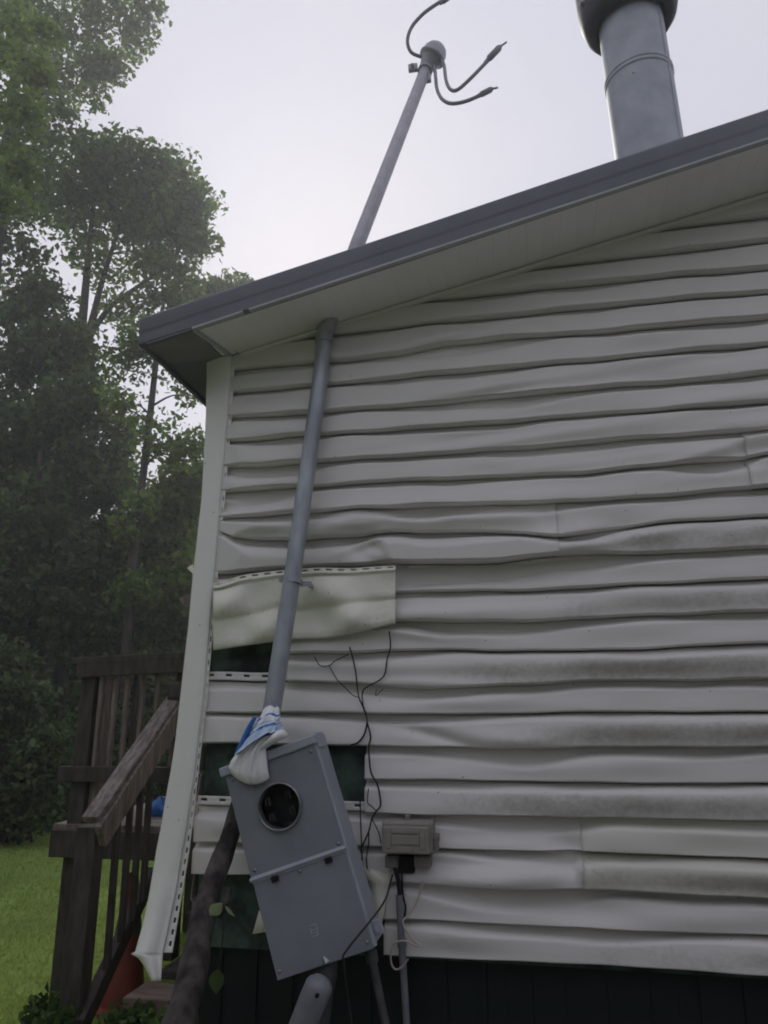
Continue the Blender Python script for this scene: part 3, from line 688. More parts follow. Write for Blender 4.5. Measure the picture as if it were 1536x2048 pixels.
# ------------------------------------------------------------------ meter box
BY = -.33                        # plane of its front face
tl, tr, br, bl = V(449, 1532, BY), V(624, 1476, BY), V(752, 1896, BY), V(552, 1962, BY)
ctr = (tl+tr+br+bl)/4
wv = ((tr-tl)+(br-bl))/2; hv = ((tl-bl)+(tr-br))/2
BWd, BHt = float(np.linalg.norm(wv)), float(np.linalg.norm(hv))
up = hv/BHt; wdir = wv-np.dot(wv, up)*up; wdir /= np.linalg.norm(wdir); nrm = np.cross(wdir, up)
if nrm[1] > 0: nrm = -nrm
BD = .17
def B(u, v, d): return ctr+wdir*u*BWd/2+up*v*BHt/2+nrm*d     # u,v in -1..1, d outward from the front
rotB = np.array([wdir, nrm, up]).T
meter = thing('meter_box', B(0, -1, -BD/2), 'tilted grey electric meter box with empty round socket', 'meter box')
m = MB(); m.box(ctr-nrm*(BD/2+.035), (BWd*.985, BD-.06, BHt*.985), rotB)
for (u, v, w, h) in ((-.98, 0, .006, BHt*.985), (.98, 0, .006, BHt*.985), (0, .98, BWd*.97, .006), (0, -.98, BWd*.97, .006)): m.box(B(u, v, -.0335), (w, .059, h), rotB)
m.build('body', MT['meter_l'], meter, bevel=.006)
VS = -.10                        # where the bar crosses
HOLE = V(561, 1612, BY); uv = (np.dot(HOLE-ctr, wdir)/(BWd/2), np.dot(HOLE-ctr, up)/(BHt/2))
RH = 44*depth(HOLE)/F
# upper cover with a round opening, lower cover
def plate_with_hole(name, u0, u1, v0, v1, d0, d1, c, r, mt):
    N = 48; ang = [2*math.pi*k/N for k in range(N)]
    m = MB()
    inner = []; outer = []
    U0, U1, W0, W1 = u0*BWd/2, u1*BWd/2, v0*BHt/2, v1*BHt/2; cx, cz = c
    for a in ang:
        dx, dz = math.cos(a), math.sin(a)
        tx = ((U1-cx) if dx > 0 else (U0-cx))/dx if abs(dx) > 1e-6 else 1e9
        tz = ((W1-cz) if dz > 0 else (W0-cz))/dz if abs(dz) > 1e-6 else 1e9
        t = min(tx, tz); outer.append((cx+dx*t, cz+dz*t)); inner.append((cx+dx*r, cz+dz*r))
    for cn in ((U0, W0), (U1, W0), (U1, W1), (U0, W1)):
        k = min(range(N), key=lambda i: (outer[i][0]-cn[0])**2+(outer[i][1]-cn[1])**2); outer[k] = cn
    pt = lambda p, d: ctr+wdir*p[0]+up*p[1]+nrm*d
    vs = [pt(p, d1) for p in outer]+[pt(p, d1) for p in inner]+[pt(p, d0) for p in outer]+[pt(p, d0) for p in inner]; fs = []
    for k in range(N):
        j = (k+1) % N
        fs += [(k, j, N+j, N+k), (2*N+k, 2*N+j, j, k), (N+k, N+j, 3*N+j, 3*N+k)]
    m.add(vs, fs); return m.build(name, mt, meter)
cc = (uv[0]*BWd/2, uv[1]*BHt/2)
plate_with_hole('upper_cover', -1, .99, VS+.012, .93, -.003, .004, cc, RH*.98, MT['meter'])
m = MB(); p0, p1 = B(-.985, -1, -.004), B(.985, VS-.012, .008)
m.box((B(0, (VS-.012-1)/2, .0)), (BWd*.99, .008, BHt*(VS-.012+1)/2), rotB); lc = m.build('lower_cover', MT['meter'], meter, bevel=.003)
# bar between covers, with two dark latches
m = MB(); m.tube([B(-1.02, VS+.004, .007), B(1.02, VS+.004, .007)], .0075, 12); m.box(B(0, VS, .003), (BWd*1.0, .010, .024), rotB); m.build('bar', MT['meter_l'], meter, bevel=.003)
for u in (-.52, .62):
    m = MB(); m.box(B(u, VS-.05, .008), (.028, .014, .02), rotB); m.build('latch', MT['black'], meter, bevel=.003)
# top hood lip
m = MB(); m.box(B(-.03, .965, -.07), (BWd*1.06, .17, .034), rotB); m.box(B(1.015, .95, -.075), (.012, .10, .06), rotB); m.build('hood', MT['meter_l'], meter, bevel=.005)
m = MB(); m.box(B(1.005, -.06, -.012), (.012, .024, BHt*.93), rotB); m.build('side_flange', MT['meter_l'], meter, bevel=.003)
# socket ring, well and jaws
C0 = ctr+wdir*cc[0]+up*cc[1]
m = MB(); pr = [(-.02, RH*.95), (.012, RH*.95), (.020, RH*.97), (.022, RH*1.01), (.018, RH*1.05), (.006, RH*1.06), (-.004, RH*1.10)]
m.tube([C0+nrm*a for a, b in pr], [b for a, b in pr], 48, False, axis=nrm); sr = m.build('socket_ring', MT['ring'], meter)
m = MB()
m.tube([C0-nrm*a for a in (.001, .05)], RH*.985, 40, False); m.tube([C0-nrm*.05, C0-nrm*.052], RH*.98, 40); m.build('socket_well', MT['black'], meter)
for a in (145, 35, 215, 325):
    j = C0+(wdir*math.cos(R(a))+up*math.sin(R(a)))*RH*.62
    m = MB(); m.box(j+wdir*.008-nrm*.006, (.004, .022, .026), rotB); m.box(j-wdir*.008-nrm*.006, (.004, .022, .026), rotB); m.box(j-nrm*.014, (.020, .008, .03), rotB); m.build('jaw', MT['jaw'], meter)
m = MB(); m.box(C0-up*RH*.82-nrm*.002+wdir*.01, (.03, .01, .006), rotB); m.build('ground_lug', MT['jaw'], meter)
# embossed square mark on the lower cover
e0 = V(629, 1860, BY); eu, ev = np.dot(e0-ctr, wdir), np.dot(e0-ctr, up)
E0 = ctr+wdir*eu+up*ev+nrm*.0045
m = MB()
for (u, v, w, h) in ((0, .018, .022, .003), (0, -.018, .022, .003), (-.012, .0, .003, .020), (.012, 0, .003, .034), (0, .002, .018, .003), (.003, -.008, .012, .003)): m.box(E0+wdir*u+up*v, (w, .002, h), rotB)
m.build('embossed_mark', MT['meter_l'], meter)
for (px, py) in ((646, 1628), (713, 1790), (690, 1960)): pass
for (u, v) in ((-.88, .86), (.88, .86), (-.88, VS+.08), (.9, VS+.06), (-.9, -.93), (.9, -.93), (.0, VS-.06)):
    m = MB(); m.tube([B(u, v, .003), B(u, v, .007), B(u, v, .009)], [.007, .0065, .003], 10); m.build('screw', MT['ring'], meter)
# torn knockout at the bottom and hasp on the side
kb_ = V(653, 1925, BY)
m = MB(); m.add([kb_+wdir*-.02, kb_+wdir*.02+up*.004, kb_+up*.035+wdir*-.006, kb_+nrm*.015], [(0, 1, 3), (1, 2, 3), (2, 0, 3)]); m.build('bent_tab', MT['ring'], meter)
hs = V(752, 1855, BY+.04)
m = MB(); m.box(hs, (.05, .02, .05), rotB); m.tube([hs+nrm*.012+wdir*.006, hs+nrm*.016+wdir*.006], .012, 10); m.build('hasp', MT['meter_l'], meter, bevel=.006)

# plastic bag tied round the hub on top of the box ---------------------------
def bag():
    prof = [ # px centre, py, half width px, half depth m, Y, band
        (543, 1413, 12, .020, -.30, 0), (543, 1420, 15, .030, -.30, .05), (541, 1430, 17, .042, -.30, .125), (538, 1436, 20, .046, -.305, .17),
        (534, 1446, 24, .050, -.31, .27), (531, 1452, 27, .050, -.315, .32), (529, 1458, 30, .052, -.32, .37), (526, 1466, 34, .056, -.325, .45), (521, 1476, 38, .060, -.335, .55),
        (517, 1484, 42, .060, -.345, .585), (513, 1492, 43, .060, -.35, .65), (507, 1502, 42, .055, -.36, .7), (502, 1514, 41, .05, -.37, .8), (499, 1528, 40, .046, -.375, .85),
        (499, 1540, 38, .042, -.375, .9), (501, 1550, 35, .036, -.37, .93), (504, 1558, 28, .028, -.365, .96), (507, 1564, 18, .018, -.36, .98), (508, 1568, 5, .006, -.36, 1)]
    prof = prof[:10]
    N = 84; rows = []; band = []; r_ = np.random.RandomState(5)
    ph = r_.rand(6)*6; nz = r_.rand(12, N)
    for i, (px, py, hw, hd, y, bd) in enumerate(prof):
        row = []; c = V(px, py, y); k = depth(c)/F; tilt = np.interp(i, [0, 4, 9], [0, -.28, -.5])
        for a in range(N+1):
            t = 2*math.pi*a/N
            w = 1+.09*math.sin(5*t+ph[0]+i*.6)+.07*math.sin(9*t+ph[1]-i*.8)+.06*math.sin(14*t+ph[2]+i*.9)+.10*(nz[i, a % N]-.5)
            w *= 1+(.10 if i % 2 else -.06)
            ux, uy = math.cos(t)*hw*k*w, math.sin(t)*hd*w
            row.append(c+np.array([ux, uy, -ux*tilt*1.1+.004*math.sin(3*t+i*2)]))
        rows.append(row); band.append([bd+.025*math.sin(3*2*math.pi*a/N+ph[3])+.02*(nz[i, a % N]-.5) for a in range(N+1)])
    m = MB(); m.grid(rows, True)
    o = m.build('plastic_bag', MT['bag'], origin=tuple(V(508, 1568, -.36)))
    at = o.data.attributes.new('band', 'FLOAT', 'POINT'); at.data.foreach_set('value', np.array(band).ravel().astype(np.float32))
    md = o.modifiers.new('sub', 'SUBSURF'); md.levels = md.render_levels = 1
    tag(o, 'white and blue striped plastic bag knotted round the mast above the meter box', 'plastic bag')
    # white lower half draped over the front of the box
    vv = np.linspace(0, 1, 22); Lf = [(512, 1478), (488, 1494), (473, 1508), (463, 1520), (457, 1535), (463, 1548)]; Rt = [(548, 1468), (536, 1486), (532, 1500), (534, 1520), (536, 1540), (539, 1556)]
    tt_ = np.linspace(0, 1, 6); rows = []
    for t in vv:
        lx, ly = np.interp(t, tt_, [p[0] for p in Lf]), np.interp(t, tt_, [p[1] for p in Lf]); rx, ry = np.interp(t, tt_, [p[0] for p in Rt]), np.interp(t, tt_, [p[1] for p in Rt]); row = []
        for q in np.linspace(0, 1, 34):
            sag = (17*math.sin(math.pi*q)**.8)*t**1.5
            bul = math.sin(math.pi*q)**.55
            fold = .007*math.sin(q*13+t*2.5)*(1-.45*t)+.005*math.sin(q*27-t*3+1)*(1-.5*t)+.003*math.sin(q*41+t*7)
            d = .352+.030*bul*(.55+.45*math.sin(math.pi*min(1, t*.9+.1)))+fold*bul-.012*max(0, t-.85)/.15
            row.append(V(lx+(rx-lx)*q, ly+(ry-ly)*q+sag, -d))
        rows.append(row)
    m = MB(); m.grid(rows, True); f = m.build('draped_fold', MT['bag'], o, solid=.0015)
    at = f.data.attributes.new('band', 'FLOAT', 'POINT'); at.data.foreach_set('value', np.full(22*34, .9, np.float32))
    rows = []
    for i, (px, py, w) in enumerate([(528, 1492, 8), (540, 1482, 11), (552, 1475, 12), (563, 1470, 11), (571, 1470, 6), (574, 1471, 1)]):
        c = V(px, py, -.36); k = depth(c)/F
        rows.append([c+np.array([.25*w*k*math.cos(t), .04*math.sin(t)*w/12, w*k*math.cos(t)*(1+.12*math.sin(3*t+i))]) for t in np.linspace(0, 2*math.pi, 17)])
    m = MB(); m.grid(rows, True); f = m.build('side_fold', MT['bag'], o)
    at = f.data.attributes.new('band', 'FLOAT', 'POINT'); at.data.foreach_set('value', np.full(6*17, .9, np.float32))
    m = MB(); rows = []
    for (px, py, w) in ((509, 1436, 4), (500, 1452, 5), (492, 1470, 6), (484, 1488, 6), (477, 1502, 5), (474, 1506, 2)):
        c = V(px, py, -.345); k = depth(c)/F
        rows.append([c+np.array([w*k*math.cos(t)*1.1, .02*math.sin(t), .4*w*k*math.cos(t)]) for t in np.linspace(0, 2*math.pi, 11)])
    m.grid(rows, True); m.build('blue_handle', MT['bag_blue'], o)
bag()

# ------------------------------------------------------------------ utility (phone) box on the wall
NY = -.115
ntl, nbr = V(763, 1642, NY), V(866, 1709, NY); nc = (ntl+nbr)/2; nw, nh = nbr[0]-ntl[0], ntl[2]-nbr[2]
ni = thing('utility_box', (nc[0], 0, nbr[2]), 'small taupe plastic utility box screwed to the siding', 'utility box')
m = MB(); m.box((nc[0], NY+.045, nc[2]), (nw, .085, nh)); m.build('case', MT['beige'], ni, bevel=.010)
m = MB(); m.box((nc[0]-.004, NY-.004, nc[2]-.008), (nw*.93, .022, nh*.86)); ld = m.build('lid', MT['beige'], ni, bevel=.007)
for (u0, u1, v0, v1) in ((-.30, .30, .22, .38), (-.42, -.30, -.30, .22), (.30, .42, -.30, .22), (-.16, .16, -.42, -.20), (-.30, .30, -.16, .18)):
    m = MB(); m.box((nc[0]+(u0+u1)/2*nw*.93-.004, NY-.0165, nc[2]+(v0+v1)/2*nh*.9-.008), ((u1-u0)*nw*.93-.003, .006, (v1-v0)*nh*.9-.003)); m.build('raised_panel', MT['beige'], ld, bevel=.0018)
for (a, b) in ((770, 796), (828, 862)):
    p, q = V(a, 1711, -.075), V(b, 1736, -.075); m = MB(); m.box(((p[0]+q[0])/2, -.055, (p[2]+q[2])/2), (q[0]-p[0], .05, p[2]-q[2])); m.build('lower_flange', MT['beige2'], ni, bevel=.004)
p, q = V(796, 1711, -.05), V(828, 1748, -.05); m = MB(); m.box(((p[0]+q[0])/2, -.03, (p[2]+q[2])/2), (q[0]-p[0], .03, p[2]-q[2])); m.build('cable_port', MT['black'], ni, bevel=.004)
p = V(876, 1681, -.09); m = MB(); m.tube([p+np.array([-.012, 0, .012]), p+np.array([.006, 0, .012])], .014, 12); m.box(p+np.array([-.004, 0, -.012]), (.014, .03, .05)); m.build('latch', MT['beige2'], ni, bevel=.003)
p = V(815, 1634, -.05); m = MB(); m.box(p, (.02, .03, .016)); m.tube([p, p+np.array([.012, -.02, -.012])], .006, 8); m.build('hanger', MT['beige2'], ni, bevel=.002)

# conduits and cables below ---------------------------------------------------
m = MB(); m.tube([V(798, 1790, -.06), V(803, 1880, -.06), V(814, 2060, -.06), V(820, 2140, -.06)], .0135, 16); 
cdt = m.build('conduit', MT['pvc'], origin=tuple(V(820, 2140, -.06))); tag(cdt, 'thin grey plastic conduit standing below the utility box', 'conduit')
m = MB(); c_ = V(804, 1886, -.06); m.tube([c_+np.array([0, 0, -.012]), c_+np.array([0, 0, .012])], .018, 14); m.build('coupling', MT['pvc'], cdt)
m = MB(); m.tube([V(741, 1900, -.24), V(745, 1925, -.24)], .022, 14); m.tube([V(745, 1920, -.24), V(758, 1985, -.24), V(775, 2065, -.24), V(786, 2130, -.24)], .0145, 14)
o = m.build('conduit', MT['pvc2'], origin=tuple(V(786, 2130, -.24))); tag(o, 'thin dark conduit hanging from the right corner of the meter box', 'conduit')
fp = thing('waste_pipe', V(590, 2110, -.36), 'fat grey pipe with rounded end below the meter box', 'pipe')
m = MB(); p = [V(638, 1972, -.40), V(626, 2000, -.40), V(603, 2060, -.38), V(585, 2110, -.36)]; d0 = (p[0]-p[1]); d0 /= np.linalg.norm(d0)
rr2 = .048
m.tube([p[0]+d0*.030, p[0]+d0*.026, p[0]+d0*.012]+p, [.010, .028, .043, rr2, rr2, rr2, rr2], 24); m.build('pipe', MT['pvc'], fp)
m = MB(); s_ = V(635, 1990, -.46); m.tube([s_, s_+np.array([0, -.012, 0])], .007, 8); m.build('screw', MT['black'], fp)
m = MB(); m.tube([V(655, 1915, -.27), V(652, 1950, -.28), V(645, 1985, -.29), V(640, 2040, -.29), V(632, 2110, -.29)], [.034, .040, .038, .036, .036], 18); 
o = m.build('pipe', MT['pvc2'], origin=tuple(V(632, 2110, -.29))); tag(o, 'dark dirty pipe stub under the meter box behind the grey pipe', 'pipe')
def cable(name, pts, r, mt, label, cat='cable'):
    w = MB(); w.tube(bez(pts, 7), r, 8); return tag(w.build(name, mt, origin=tuple(pts[-1])), label, cat)
cable('cable', [V(790, 1735, -.06), V(797, 1765, -.06), V(800, 1795, -.06)], .009, MT['black'], 'thick black cable running from the utility box into the conduit')
cable('cable', [V(803, 1745, -.05), V(806, 1790, -.05), V(811, 1815, -.05), V(808, 1835, -.05), V(804, 1842, -.06)], .004, MT['black'], 'thin black cable beside the top of the conduit')
cable('cable', [V(785, 1750, -.10), V(770, 1800, -.25), V(738, 1845, -.36), V(690, 1905, -.38), V(688, 1925, -.38), V(695, 1985, -.36), V(706, 2070, -.34)], .0035, MT['vine'], 'thin brown wire crossing the lower corner of the meter box')
cable('cable', [V(845, 1762, -.05), V(835, 1800, -.055), V(818, 1830, -.06), V(806, 1842, -.07), V(812, 1860, -.08), V(828, 1882, -.085), V(839, 1889, -.085), V(833, 1892, -.09), V(810, 1882, -.095), V(790, 1886, -.095), V(782, 1905, -.095), V(783, 1928, -.095), V(792, 1939, -.095), V(805, 1933, -.095), V(816, 1918, -.095)], .0035, MT['whitewire'], 'pale twisted wire looped around the thin conduit')

# dead vine on the wall ---------------------------------------------------------
vb = V(733, 1700, -.03)
vine = thing('dead_vine', vb, 'leafless dead vine climbing the siding above the utility box', 'vine')
def vp(c, y=-.046): return [V(600+x/4.45, 1240+yy/4.45, y) for x, yy in c]
for c, r in (([(440, 240), (465, 320), (495, 460), (510, 600), (525, 690), (555, 760), (590, 850), (598, 910)], .0030),
             ([(795, 100), (805, 240), (775, 350), (755, 480), (700, 540), (590, 600), (555, 650), (560, 750), (590, 850)], .0030),
             ([(598, 910), (585, 980), (560, 1040), (510, 1095), (450, 1112)], .0040),
             ([(598, 910), (628, 1040), (612, 1140), (630, 1350), (690, 1470), (718, 1640), (680, 1700), (640, 1770), (612, 1880), (565, 1990), (540, 2060)], .0036),
             ([(130, 330), (180, 405), (260, 405), (310, 365), (385, 328), (440, 300)], .0022), ([(260, 405), (330, 530), (420, 620), (470, 670), (525, 690)], .0020),
             ([(740, 615), (675, 670), (680, 620)], .0016), ([(610, 1500), (600, 1620), (640, 1660), (680, 1700)], .0022), ([(535, 1600), (540, 1800), (550, 2060), (552, 2140)], .0030),
             ([(640, 1770), (700, 1890), (720, 1990)], .0022), ([(612, 1880), (610, 2000), (590, 2120), (600, 2220)], .0028)):
    w = MB(); w.tube(bez(vp(c), 5), r, 6); w.build('stem', MT['vine'], vine)

# leaning log -----------------------------------------------------------------
lb, lt = V(338, 2100, -.72), V(476, 1600, -.10)
log = thing('leaning_log', lb, 'mottled bare tree limb leaning against the house beside the meter box', 'log')
pts = []; rad_ = []
for i, t in enumerate(np.linspace(0, 1, 15)):
    pts.append(lb+(lt-lb)*t+np.array([.008*math.sin(t*9), .01*math.sin(t*7+1), 0])); rad_.append((.053-.020*t)*(1+.06*math.sin(i*2.1)))
m = MB(); m.tube(pts, rad_, 16); m.build('trunk', MT['logbark'], log)
k0 = V(447, 1800, -.36); m = MB(); m.tube(bez([V(436, 1830, -.40), V(452, 1800, -.40), V(456, 1780, -.37)], 5), [.018]*6+[.014]*5, 10); m.build('branch_stub', MT['logbark'], log)
def leaf_obj(c, a, b, nm, mt, lab, parent):
    c = np.asarray(c); rows = []
    n_ = np.cross(a, b); n_ /= np.linalg.norm(n_)
    for t in np.linspace(0, 1, 9):
        w = math.sin(math.pi*t**.8)*1.0; rows.append([c+a*(t-.5)+b*s*w/2+n_*(.10*abs(s)*np.linalg.norm(b)-.3*np.linalg.norm(a)*(t-.5)**2) for s in (-1, -.5, 0, .5, 1)])
    w = MB(); w.grid(rows, True); o = w.build(nm, mt, parent); o['label'] = lab if lab else nm
    return o
P_ = lambda px, py: V(px, py, -.47)
leaf_obj(P_(432, 1818), P_(445, 1806)-P_(419, 1831), P_(442, 1828)-P_(424, 1810), 'leaf', MT['leaf_y'], 'pale green leaf sprouting from the limb', log)
leaf_obj(P_(460, 1823), P_(470, 1834)-P_(450, 1812), (P_(463, 1820)-P_(458, 1826)), 'leaf', MT['leaf_y'], 'narrow yellow-green leaf', log)
leaf_obj(P_(434, 1963), P_(432, 1990)-P_(436, 1938), P_(450, 1963)-P_(419, 1963), 'leaf', MT['leaf_s'], 'drooping grey-green leaf low on the limb', log)
w = MB(); w.tube(bez([V(447, 1810, -.42), V(446, 1870, -.44), V(436, 1938, -.47)], 5), .0022, 6); w.build('twig', MT['vine'], log)

# ------------------------------------------------------------------ deck and stairs
deck = thing('wooden_deck', G(140, 1985), 'dark weathered wooden deck with railing and stairs beside the house', 'deck')
DY = 1.05
def part(name, mt, fn, bevel=.004):
    m = MB(); fn(m); return m.build(name, MT[mt], deck, bevel=bevel)
dz = float(V(200, 1650, DY)[2])              # deck floor level
xl = float(V(128, 1650, DY)[0]); xr = XL-.05; yb = DY+1.75
# floor boards
ny = int((yb-DY)/.145)
for i in range(ny+1):
    y = DY+.02+i*.145; part('deck_board', 'wood', lambda m: m.box(((xl+xr)/2-.03, y+.06, dz-.016), (xr-xl+.1, .138, .032)))
zt_, zb_ = float(V(200, 1662, DY-.03)[2]), float(V(200, 1718, DY-.03)[2])
xj = float(V(98, 1690, DY-.03)[0]); part('rim_joist', 'wood_d', lambda m: m.box(((xj+xr)/2, DY-.01, (zt_+zb_)/2), (xr-xj, .04, zt_-zb_)))
part('rim_joist', 'wood_d', lambda m: m.box((xl-.02, (DY+yb)/2, (zt_+zb_)/2), (.04, yb-DY, zt_-zb_)))
part('rim_joist', 'wood_d', lambda m: m.box(((xl+xr)/2-.08, yb, (zt_+zb_)/2), (xr-xl+.2, .04, zt_-zb_)))
# posts
px0 = float(V(158, 1500, DY)[0]); rz = float(V(200, 1318, DY)[2])
part('post', 'wood_d', lambda m: m.box((px0-.0, DY+.07, (rz)/2-.01), (.095, .095, rz-.02)))
part('post', 'wood', lambda m: m.box((px0+.085, DY+.095, (rz+dz)/2-.02), (.05, .09, rz-dz-.06)))
part('post', 'wood_d', lambda m: m.box((px0, yb-.05, rz/2-.02), (.09, .09, rz-.05)))
part('post', 'wood_d', lambda m: m.box((float(V(352, 1500, DY)[0]), DY+.07, (rz+.3)/2), (.09, .09, rz-.3)))
# railing front and far side
xrr = float(V(372, 1310, DY)[0])
zc0, zc1 = float(V(134, 1330, DY)[2]), float(V(367, 1318, DY)[2])
part('top_rail', 'wood_d', lambda m: m.beam((px0-.10, DY+.05, zc0+.02), (xrr, DY+.05, zc1+.02), .15, .04))
part('top_rail', 'wood_d', lambda m: m.beam((px0-.06, DY-.005, zc0-.035), (xrr, DY-.005, zc1-.035), .036, .085))
zm = float(V(200, 1548, DY)[2])
part('lower_rail', 'wood_d', lambda m: m.box(((px0+xrr)/2-.05, DY-.005, zm), (xrr-px0+.12, .036, .085)))
for k, px in enumerate((190, 218, 243, 273, 306, 340)):
    x = float(V(px, 1450, DY)[0]); part('baluster', 'wood', lambda m: m.box((x+.006*math.sin(k*3), DY+.035, (zc1+zm)/2), (.024, .028, zc1-zm+.06)), .002)
ybk = yb
part('top_rail', 'wood', lambda m: m.box(((px0+xr)/2, ybk, rz-.03), (xr-px0, .04, .09)))
part('lower_rail', 'wood_d', lambda m: m.box(((px0+xr)/2, ybk, zm), (xr-px0, .04, .085)))
for k, x in enumerate(np.arange(px0+.12, xr, .19)):
    part('baluster', 'wood_d', lambda m: m.box((x, ybk-.03, (rz+zm)/2), (.028, .028, rz-zm)), .002)
part('top_rail', 'wood_d', lambda m: m.box((px0-.02, (DY+ybk)/2, rz-.02), (.12, ybk-DY, .04)))
for k, y in enumerate(np.arange(DY+.3, ybk-.1, .30)):
    part('baluster', 'wood_d', lambda m: m.box((px0, y, (rz+zm)/2), (.028, .028, rz-zm)), .002)
# stairs: newel, sloping handrail, balusters, stringer, treads
NYs = .32
n_top = V(172, 1655, NYs); xN = float(n_top[0])
part('newel_post', 'wood_d', lambda m: m.box((xN-.0, NYs+.045, n_top[2]/2), (.10, .09, n_top[2])))
h0, h1 = V(181, 1640, NYs-.05), V(352, 1392, DY+.05)
part('handrail', 'woodx', lambda m: m.beam(h0, h1, .09, .035))
hd_ = (h1-h0)/np.linalg.norm(h1-h0)
part('handrail_side', 'wood', lambda m: m.beam(h0+np.array([.045, .02, -.075]), h1+np.array([.045, 0, -.075]), .038, .12))
s0, s1 = V(160, 2054, NYs), V(305, 1746, DY)
part('lower_stair_rail', 'wood_d', lambda m: m.beam(s0, s1, .05, .085))
for px in (226, 250, 271, 291):
    t = (px-181)/(352-181); t2 = (px-160)/(305-160)
    a = h0+(h1-h0)*t+np.array([.02, .0, -.09]); Yp = a[1]
    b_ = s0+(s1-s0)*t2
    a2 = a.copy(); bb = np.array([a[0]+.01, Yp, b_[2]-.04])
    part('baluster', 'wood_d', lambda m: m.beam(a2, bb, .028, .028, (0, 1, 0)), .002)
e0_ = V(354, 1388, DY-.02)
part('rail_end', 'wood_d', lambda m: m.box(e0_+np.array([-.02, .02, .02]), (.09, .06, .11)), .02)
tA, tB = V(256, 1998, .46), V(348, 1998, .46)
part('stair_tread', 'tan', lambda m: m.box(((tA[0]+tB[0])/2, .52, tA[2]), (tB[0]-tA[0], .22, .045)))
for i in range(1, 4):
    zz = .17+i*.2; yy = .52+i*.24
    part('stair_tread', 'wood_d', lambda m: m.box(((-1.88+XL-.12)/2, yy, zz), (XL-.12+1.88, .24, .036)))
part('stringer', 'wood_d', lambda m: m.beam((XL-.10, .36, .05), (XL-.10, 1.1, .80), .04, .18))

# ------------------------------------------------------------------ small things round the deck
cb_ = G(243, 2014, 0); cone = thing('traffic_cone', cb_, 'dull orange traffic cone with dark collar behind the stair rail', 'traffic cone')
hgt = .70; cyl = lambda a, b: [cb_+np.array([0, 0, a]), cb_+np.array([0, 0, b])]
fr_ = lambda z: .026+.105*(1-z/hgt)
m = MB(); m.tube([cb_+np.array([.015*z, 0, z]) for z in (.02, .2, .38)], [fr_(z) for z in (.02, .2, .38)], 24); m.tube([cb_+np.array([.015*z, 0, z]) for z in (.47, .6, .695, .70)], [fr_(.47), fr_(.6), fr_(.695), .012], 24); m.build('cone_body', MT['cone'], cone)
m = MB(); m.tube([cb_+np.array([.006, 0, .381]), cb_+np.array([.007, 0, .469])], [fr_(.38)+.002, fr_(.47)+.002], 24); m.build('collar', MT['collar'], cone)
m = MB(); m.box(cb_+np.array([0, 0, .015]), (.36, .36, .03)); m.build('base', MT['cone'], cone, bevel=.01)
# blue bag on the deck
bb_ = V(322, 1592, DY+.45); bb_[2] = dz
m = MB(); rows = []
for a, r in ((.0, .07), (.02, .085), (.045, .075), (.065, .05), (.085, .025), (.09, .006)):
    rows.append([bb_+np.array([r*math.cos(t)*1.1*(1+.22*math.sin(4*t+a*60)+.1*math.sin(9*t)), r*math.sin(t)*.8*(1+.2*math.sin(5*t)), a*(1+.3*math.sin(3*t))]) for t in np.linspace(0, 2*math.pi, 21)])
m.grid(rows, True); o = m.build('plastic_sack', MT['bag_blue']); tag(o, 'crumpled bright blue plastic sack lying on the deck floor', 'sack')
# ------------------------------------------------------------------ foliage
def leaves_mesh(P, size, name, mt, parent=None, aspect=.62, rs_=np.random, up_bias=.5):
    n = len(P); s = size*1.28*(.6+.8*rs_.rand(n))
    nr = rs_.randn(n, 3); nr[:, 2] += up_bias; nr /= np.linalg.norm(nr, axis=1)[:, None]
    t = rs_.randn(n, 3); t -= (t*nr).sum(1)[:, None]*nr; t /= np.linalg.norm(t, axis=1)[:, None]
    b = np.cross(nr, t)
    off = worldloc(parent) if parent is not None else np.zeros(3)
    P = P-off
    v = np.empty((n, 4, 3)); h = s[:, None]
    v[:, 0] = P-t*h*.5; v[:, 1] = P+b*h*.5*aspect-t*h*.08+nr*h*.10; v[:, 2] = P+t*h*.5-nr*h*.06; v[:, 3] = P-b*h*.5*aspect-t*h*.08+nr*h*.10
    me = bpy.data.meshes.new(name); me.vertices.add(4*n); me.vertices.foreach_set('co', v.ravel())
    me.loops.add(4*n); me.loops.foreach_set('vertex_index', np.arange(4*n)); me.polygons.add(n)
    me.polygons.foreach_set('loop_start', np.arange(n)*4); me.update(calc_edges=True)
    return link(name, me, mt, parent)
DENS = 1.0
def scatter(clusters, rs_):
    """clusters: (px, py, rx px, ry px, Y, leaves, twig spread m); leaves gathered on twigs inside an ellipsoid"""
    out = []
    for (px, py, rx, ry, Y, n, sp) in clusters:
        c = V(px, py, Y); k = depth(c)/F; n = int(n*DENS); nt_ = max(6, n//36)
        d = rs_.randn(nt_, 3); d /= np.linalg.norm(d, axis=1)[:, None]; d *= (rs_.rand(nt_, 1)**.42)
        tw = d*np.array([rx*k, (rx+ry)/2*k, ry*k])+c
        i = rs_.randint(0, nt_, n); out.append(tw[i]+np.clip(rs_.randn(n, 3), -1.5, 1.5)*np.array([sp, sp, sp*.7]))
    P = np.concatenate(out); return P[P[:, 2] > .05]
